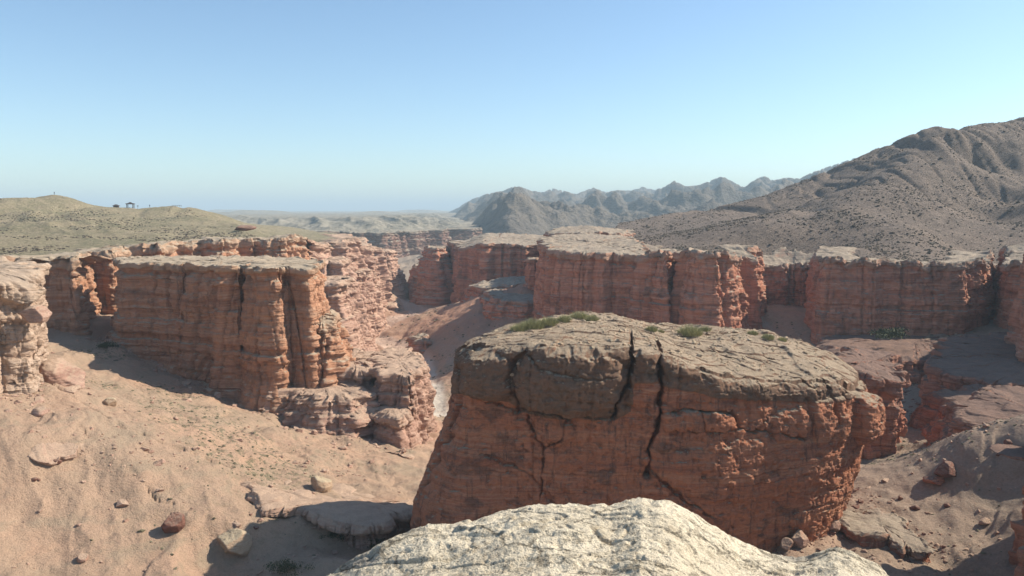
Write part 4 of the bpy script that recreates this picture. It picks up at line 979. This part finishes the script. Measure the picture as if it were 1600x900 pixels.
# ------------------------------------------------------------------ grass tufts and bushes
def tuft_mesh(name, rx, ry, hgt, n, seed, wid=.05):
    rg = np.random.default_rng(seed)
    a = rg.uniform(0, 2 * pi, n); rr_ = np.sqrt(rg.random(n)); bx, by = rr_ * np.cos(a) * rx, rr_ * np.sin(a) * ry
    hh = hgt * (1 - .6 * rr_ ** 2) * rg.uniform(.6, 1.1, n)
    lx = bx * .35 + rg.normal(0, .25, n) * hh; ly = by * .35 + rg.normal(0, .25, n) * hh
    d = rg.uniform(0, pi, n); wx, wy = np.cos(d) * wid, np.sin(d) * wid
    z = np.full(n, -.15)
    A = np.stack([bx - wx, by - wy, z], 1); B = np.stack([bx + wx, by + wy, z], 1)
    Cc = np.stack([bx + lx * .4 + wx * .6, by + ly * .4 + wy * .6, hh * .6], 1); D_ = np.stack([bx + lx * .4 - wx * .6, by + ly * .4 - wy * .6, hh * .6], 1)
    E = np.stack([bx + lx, by + ly, hh], 1)
    V = np.stack([A, B, Cc, D_, E], 1).reshape(-1, 3)
    i = np.arange(n)[:, None] * 5
    Fc = np.concatenate([i + np.array([0, 1, 2]), i + np.array([0, 2, 3]), i + np.array([3, 2, 4])])
    return np_mesh(name, V, Fc, None, False)
TUFTS = [(812, 512, 1.3, 'yellow-green grass tuft at the left end of the row on the central red block'), (832, 508, 1.7, 'second grass tuft from the left on top of the central red block'), (858, 502, 1.4, 'grass tuft in the middle of the row on the central red block, left part'), (882, 497, 1.1, 'low grass tuft just left of the highest point of the central red block'), (905, 494, 1.5, 'bright grass tuft on the highest point of the central red block'), (925, 496, 1.1, 'grass tuft just right of the highest point of the central red block'),
         (1018, 512, .9, 'small grass tuft between the two deep cracks of the central red block'), (1032, 515, .6, 'tiny grass tuft at the edge of the second deep crack'), (1078, 518, 1.9, 'big rounded green tuft right of the second deep crack'), (1102, 513, 1.0, 'small green tuft behind the big rounded tuft'), (1176, 518, .8, 'thin tuft on the skyline of the block, left of two others'), (1200, 525, 1.0, 'grass tuft on the right part of the block top, middle of three'), (1222, 528, .7, 'grass tuft on the right part of the block top, rightmost of three')]
for i, (px, py, s, lab) in enumerate(TUFTS):
    best = None
    d0 = Vector(ray(px, py + 4)).normalized()
    hit, loc, nrm, _, ob, _ = SC.ray_cast(dpsg, Vector((0, 0, 0)), d0, distance=200)
    k = 0
    while (not hit or not is_block(ob)) and k < 30:
        k += 1; hit, loc, nrm, _, ob, _ = SC.ray_cast(dpsg, Vector((0, 0, 0)), Vector(ray(px, py + 4 + 2 * k)).normalized(), distance=200)
    if not hit or not is_block(ob): continue
    me = tuft_mesh('grass_tuft', s * .85, s * .8, s * .85, int(480 * s), 400 + i, .024)
    o = link('grass_tuft', me, M['tuft']); o.location = loc
    tag(o, lab, 'grass tuft', 'grass tufts on the red block')

def bush(name, label, px, py, z, w, h, seed, n=1400, D=None, group=None):
    rg = np.random.default_rng(seed)
    cl = rg.normal(size=(14, 3)) * [w * .22, w * .22, h * .18] + [0, 0, h * .45]
    c = cl[rg.integers(0, 14, n)] + rg.normal(size=(n, 3)) * [w * .09, w * .09, h * .12]
    c[:, 2] = np.abs(c[:, 2])
    a = rg.normal(size=(n, 3)); b = rg.normal(size=(n, 3)); a /= np.linalg.norm(a, axis=1)[:, None]; b /= np.linalg.norm(b, axis=1)[:, None]
    s = w * .028
    V = np.stack([c - a * s, c + b * s * .6, c + a * s, c - b * s * .6], 1)
    p = ground_hit(px, py) if D is None else at(px, py, D=D); zz = p[2]
    root = empty(name, (p[0], p[1], zz - .1)); tag(root, label, 'bush', group)
    me = np_mesh('foliage', V.reshape(-1, 3), np.arange(4 * n).reshape(n, 4), None, False)
    o = bpy.data.objects.new('foliage', me); me.materials.append(M['bush']); COL.objects.link(o); o.parent = root
    # stems
    vs, fs = [], []
    for i in range(7):
        e = cl[i] * .9; q = len(vs)
        for k, (t, r_) in enumerate(((0, .03 * h), (1, .012 * h))):
            for j in range(4):
                vs.append((e[0] * t + r_ * cos(j * pi / 2), e[1] * t + r_ * sin(j * pi / 2), e[2] * t))
        for j in range(4): fs.append((q + j, q + (j + 1) % 4, q + 4 + (j + 1) % 4, q + 4 + j))
    me = np_mesh('stems', np.array(vs), np.array(fs), None, False); me.materials.append(M['wood'])
    o = bpy.data.objects.new('stems', me); COL.objects.link(o); o.parent = root
G3 = 'dark bushes in the shaded gully'
bush('dark_bush', 'dark bush in the gully under the undercut ledge, left one', 522, 840, -40, 2.2, 1.1, 1, group=G3)
bush('dark_bush', 'wide dark bush in the gully under the undercut ledge, right one', 552, 838, -40, 3.4, 1.4, 2, group=G3)
bush('dark_bush', 'bush at the bottom edge inside the gully shadow', 448, 893, -40, 3.4, 1.3, 3, group=G3)
bush('dark_bush', 'low dark bush where the gully shadow meets the pale shelf', 585, 852, -41, 3.6, 1.0, 4, group=G3)
bush('dark_bush', 'dark thicket on the shaded terrace under the tall right wall', 1395, 528, -36, 12, 2.2, 6, D=196)
bush('green_bush', 'green bush in the corner at the left foot of the big left butte', 170, 543, -30, 4.6, 1.6, 5)

# ------------------------------------------------------------------ things on the left hill crest
def box_bm(parts):
    V, Fq = [], []
    for (cx, cy, cz, sx, sy, sz, rx) in parts:
        q = len(V); c_, s_ = cos(rx), sin(rx)
        for dx in (-.5, .5):
            for dy in (-.5, .5):
                for dz in (-.5, .5):
                    X, Y_, Z = dx * sx, dy * sy, dz * sz
                    V.append((cx + X * c_ + Z * s_, cy + Y_, cz - X * s_ + Z * c_))
        Fq += [[q + a for a in f] for f in ((0, 1, 3, 2), (4, 6, 7, 5), (0, 4, 5, 1), (2, 3, 7, 6), (0, 2, 6, 4), (1, 5, 7, 3))]
    return np.array(V), np.array(Fq)
def bx(name, parts, mat, parent):
    V, Fq = box_bm(parts); me = np_mesh(name, V, Fq, None, False); me.materials.append(mat)
    o = bpy.data.objects.new(name, me); COL.objects.link(o); o.parent = parent; return o
def pyr(name, w, d, h, z, mat, parent, ridge=.0):
    V = np.array([(-w/2, -d/2, z), (w/2, -d/2, z), (w/2, d/2, z), (-w/2, d/2, z), (-w/2, -d/2, z+.18), (w/2, -d/2, z+.18), (w/2, d/2, z+.18), (-w/2, d/2, z+.18), (-ridge, 0, z+h), (ridge+.01, 0, z+h)])
    me = bpy.data.meshes.new(name); me.from_pydata([tuple(v) for v in V], [], [(3,2,1,0),(0,1,5,4),(1,2,6,5),(2,3,7,6),(3,0,4,7),(4,5,9,8),(5,6,9),(6,7,8,9),(7,4,8)]); me.materials.append(mat)
    o = bpy.data.objects.new(name, me); COL.objects.link(o); o.parent = parent; return o
def crest(px, off=0.):
    # the spot on the crest of the left hill along this direction
    best = None
    for D in np.arange(405, 480, 2.):
        x = (px - CX) / F * D; z = float(topL(np.array([x]), np.array([D]))[0]) - .25
        if best is None or z / D > best[2] / best[1]: best = (x, D, z)
    return best
p = crest(207)
g0 = empty('shade_pavilion', (p[0], p[1], p[2] - .1), .15); tag(g0, 'open dark wooden pavilion with a hipped roof on the left hill crest', 'pavilion')
for sx in (-1.75, 1.75):
    for sy in (-1.1, 1.1): bx('post', [(sx, sy, 1.25, .32, .32, 2.5, 0)], M['wood'], g0)
bx('beam', [(0, -1.1, 2.45, 4.3, .26, .22, 0)], M['wood'], g0); bx('beam', [(0, 1.1, 2.45, 4.3, .26, .22, 0)], M['wood'], g0)
pyr('roof', 4.8, 3.2, .7, 2.55, M['roof'], g0, .6); pyr('roof_cap', 1.7, 1.3, .5, 3.15, M['roof'], g0, .2)
bx('bench', [(.2, .4, .5, 2.2, .45, .08, 0), (-.6, .4, .25, .1, .4, .5, 0), (1.0, .4, .25, .1, .4, .5, 0)], M['wood'], g0)
p = crest(185)
g0 = empty('hut', (p[0], p[1], p[2] - .1), .1); tag(g0, 'small low hut with a dark rounded roof behind the hill crest, left of the pavilion', 'hut')
bx('wall', [(0, 0, .45, 2.6, 2.2, .9, 0)], M['wood'], g0); pyr('roof', 3.5, 3.0, 1.0, .9, M['roof'], g0, .5)
p = crest(218.5)
g0 = empty('sign_post', (p[0], p[1], p[2] - .1)); tag(g0, 'thin sign post with a small board just right of the pavilion', 'sign post')
bx('post', [(0, 0, 1.1, .12, .12, 2.2, 0)], M['wood'], g0); bx('board', [(0, -.07, 1.9, 1.1, .06, .35, 0)], M['wood'], g0)
p = crest(279)
g0 = empty('low_fence', (p[0], p[1], p[2] - .1)); tag(g0, 'low rail fence on the hill crest at the right end of the viewpoint', 'fence')
for i in range(6): bx('post', [(-2.6 + i * 1.04, 0, .4, .12, .12, .8, 0)], M['wood'], g0)
bx('rail', [(0, -.02, .75, 5.4, .08, .12, 0)], M['wood'], g0); bx('rail', [(0, -.02, .42, 5.4, .07, .09, 0)], M['white'], g0)

def person(px, label, seed, cloth):
    p = crest(px)
    root = empty('person', (p[0], p[1], p[2] - .02), .4 * seed); tag(root, label, 'person')
    J = [(0, 0, .95), (0, 0, 1.2), (0, 0, 1.42), (0, .01, 1.52), (0, 0, 1.66), (-.17, 0, 1.38), (-.23, .02, 1.12), (-.24, -.06, .88), (.17, 0, 1.38), (.23, .02, 1.12), (.24, -.06, .88), (-.1, 0, .9), (-.11, -.02, .5), (-.12, .03, .07), (-.12, -.12, .04), (.1, 0, .9), (.12, .03, .5), (.13, .0, .07), (.13, -.15, .04)]
    E = [(0, 1), (1, 2), (2, 3), (3, 4), (2, 5), (5, 6), (6, 7), (2, 8), (8, 9), (9, 10), (0, 11), (11, 12), (12, 13), (13, 14), (0, 15), (15, 16), (16, 17), (17, 18)]
    Rr = [.14, .14, .15, .055, .1, .06, .045, .035, .06, .045, .035, .09, .06, .045, .035, .09, .06, .045, .035]
    me = bpy.data.meshes.new('body'); me.from_pydata(J, E, []); me.materials.append(cloth)
    o = bpy.data.objects.new('body', me); COL.objects.link(o); o.parent = root
    m = o.modifiers.new('skin', 'SKIN'); o.modifiers.new('sub', 'SUBSURF').levels = 1
    for v, r_ in zip(me.skin_vertices[0].data, Rr): v.radius = (r_, r_)
    me.skin_vertices[0].data[0].use_root = True
person(237, 'standing person in dark clothes on the hill crest right of the pavilion', 1, M['cloth'])
person(90, 'tiny person on the highest bump of the left hill', 2, M['cloth'])

# ------------------------------------------------------------------ the air
def haze():
    x0, x1, y0, y1, z0, z1 = -95000, 95000, -91000, 95000, -75, 175
    V = np.array([(x, y, z) for x in (x0, x1) for y in (y0, y1) for z in (z0, z1)], float)
    Fq = np.array([(0, 1, 3, 2), (4, 6, 7, 5), (0, 4, 5, 1), (2, 3, 7, 6), (0, 2, 6, 4), (1, 5, 7, 3)])
    me = np_mesh('haze', V, Fq, None, False)
    m = bpy.data.materials.new('haze_air'); m.use_nodes = True; m.node_tree.nodes.clear()
    out = m.node_tree.nodes.new('ShaderNodeOutputMaterial'); v = m.node_tree.nodes.new('ShaderNodeVolumePrincipled')
    v.inputs['Color'].default_value = (.72, .90, 1, 1); v.inputs['Density'].default_value = .00020; v.inputs['Anisotropy'].default_value = 0.0
    m.node_tree.links.new(v.outputs[0], out.inputs['Volume']); me.materials.append(m)
    o = bpy.data.objects.new('haze', me); COL.objects.link(o); tag(o, 'thin blue air over the canyon', None, kind='stuff')
haze()
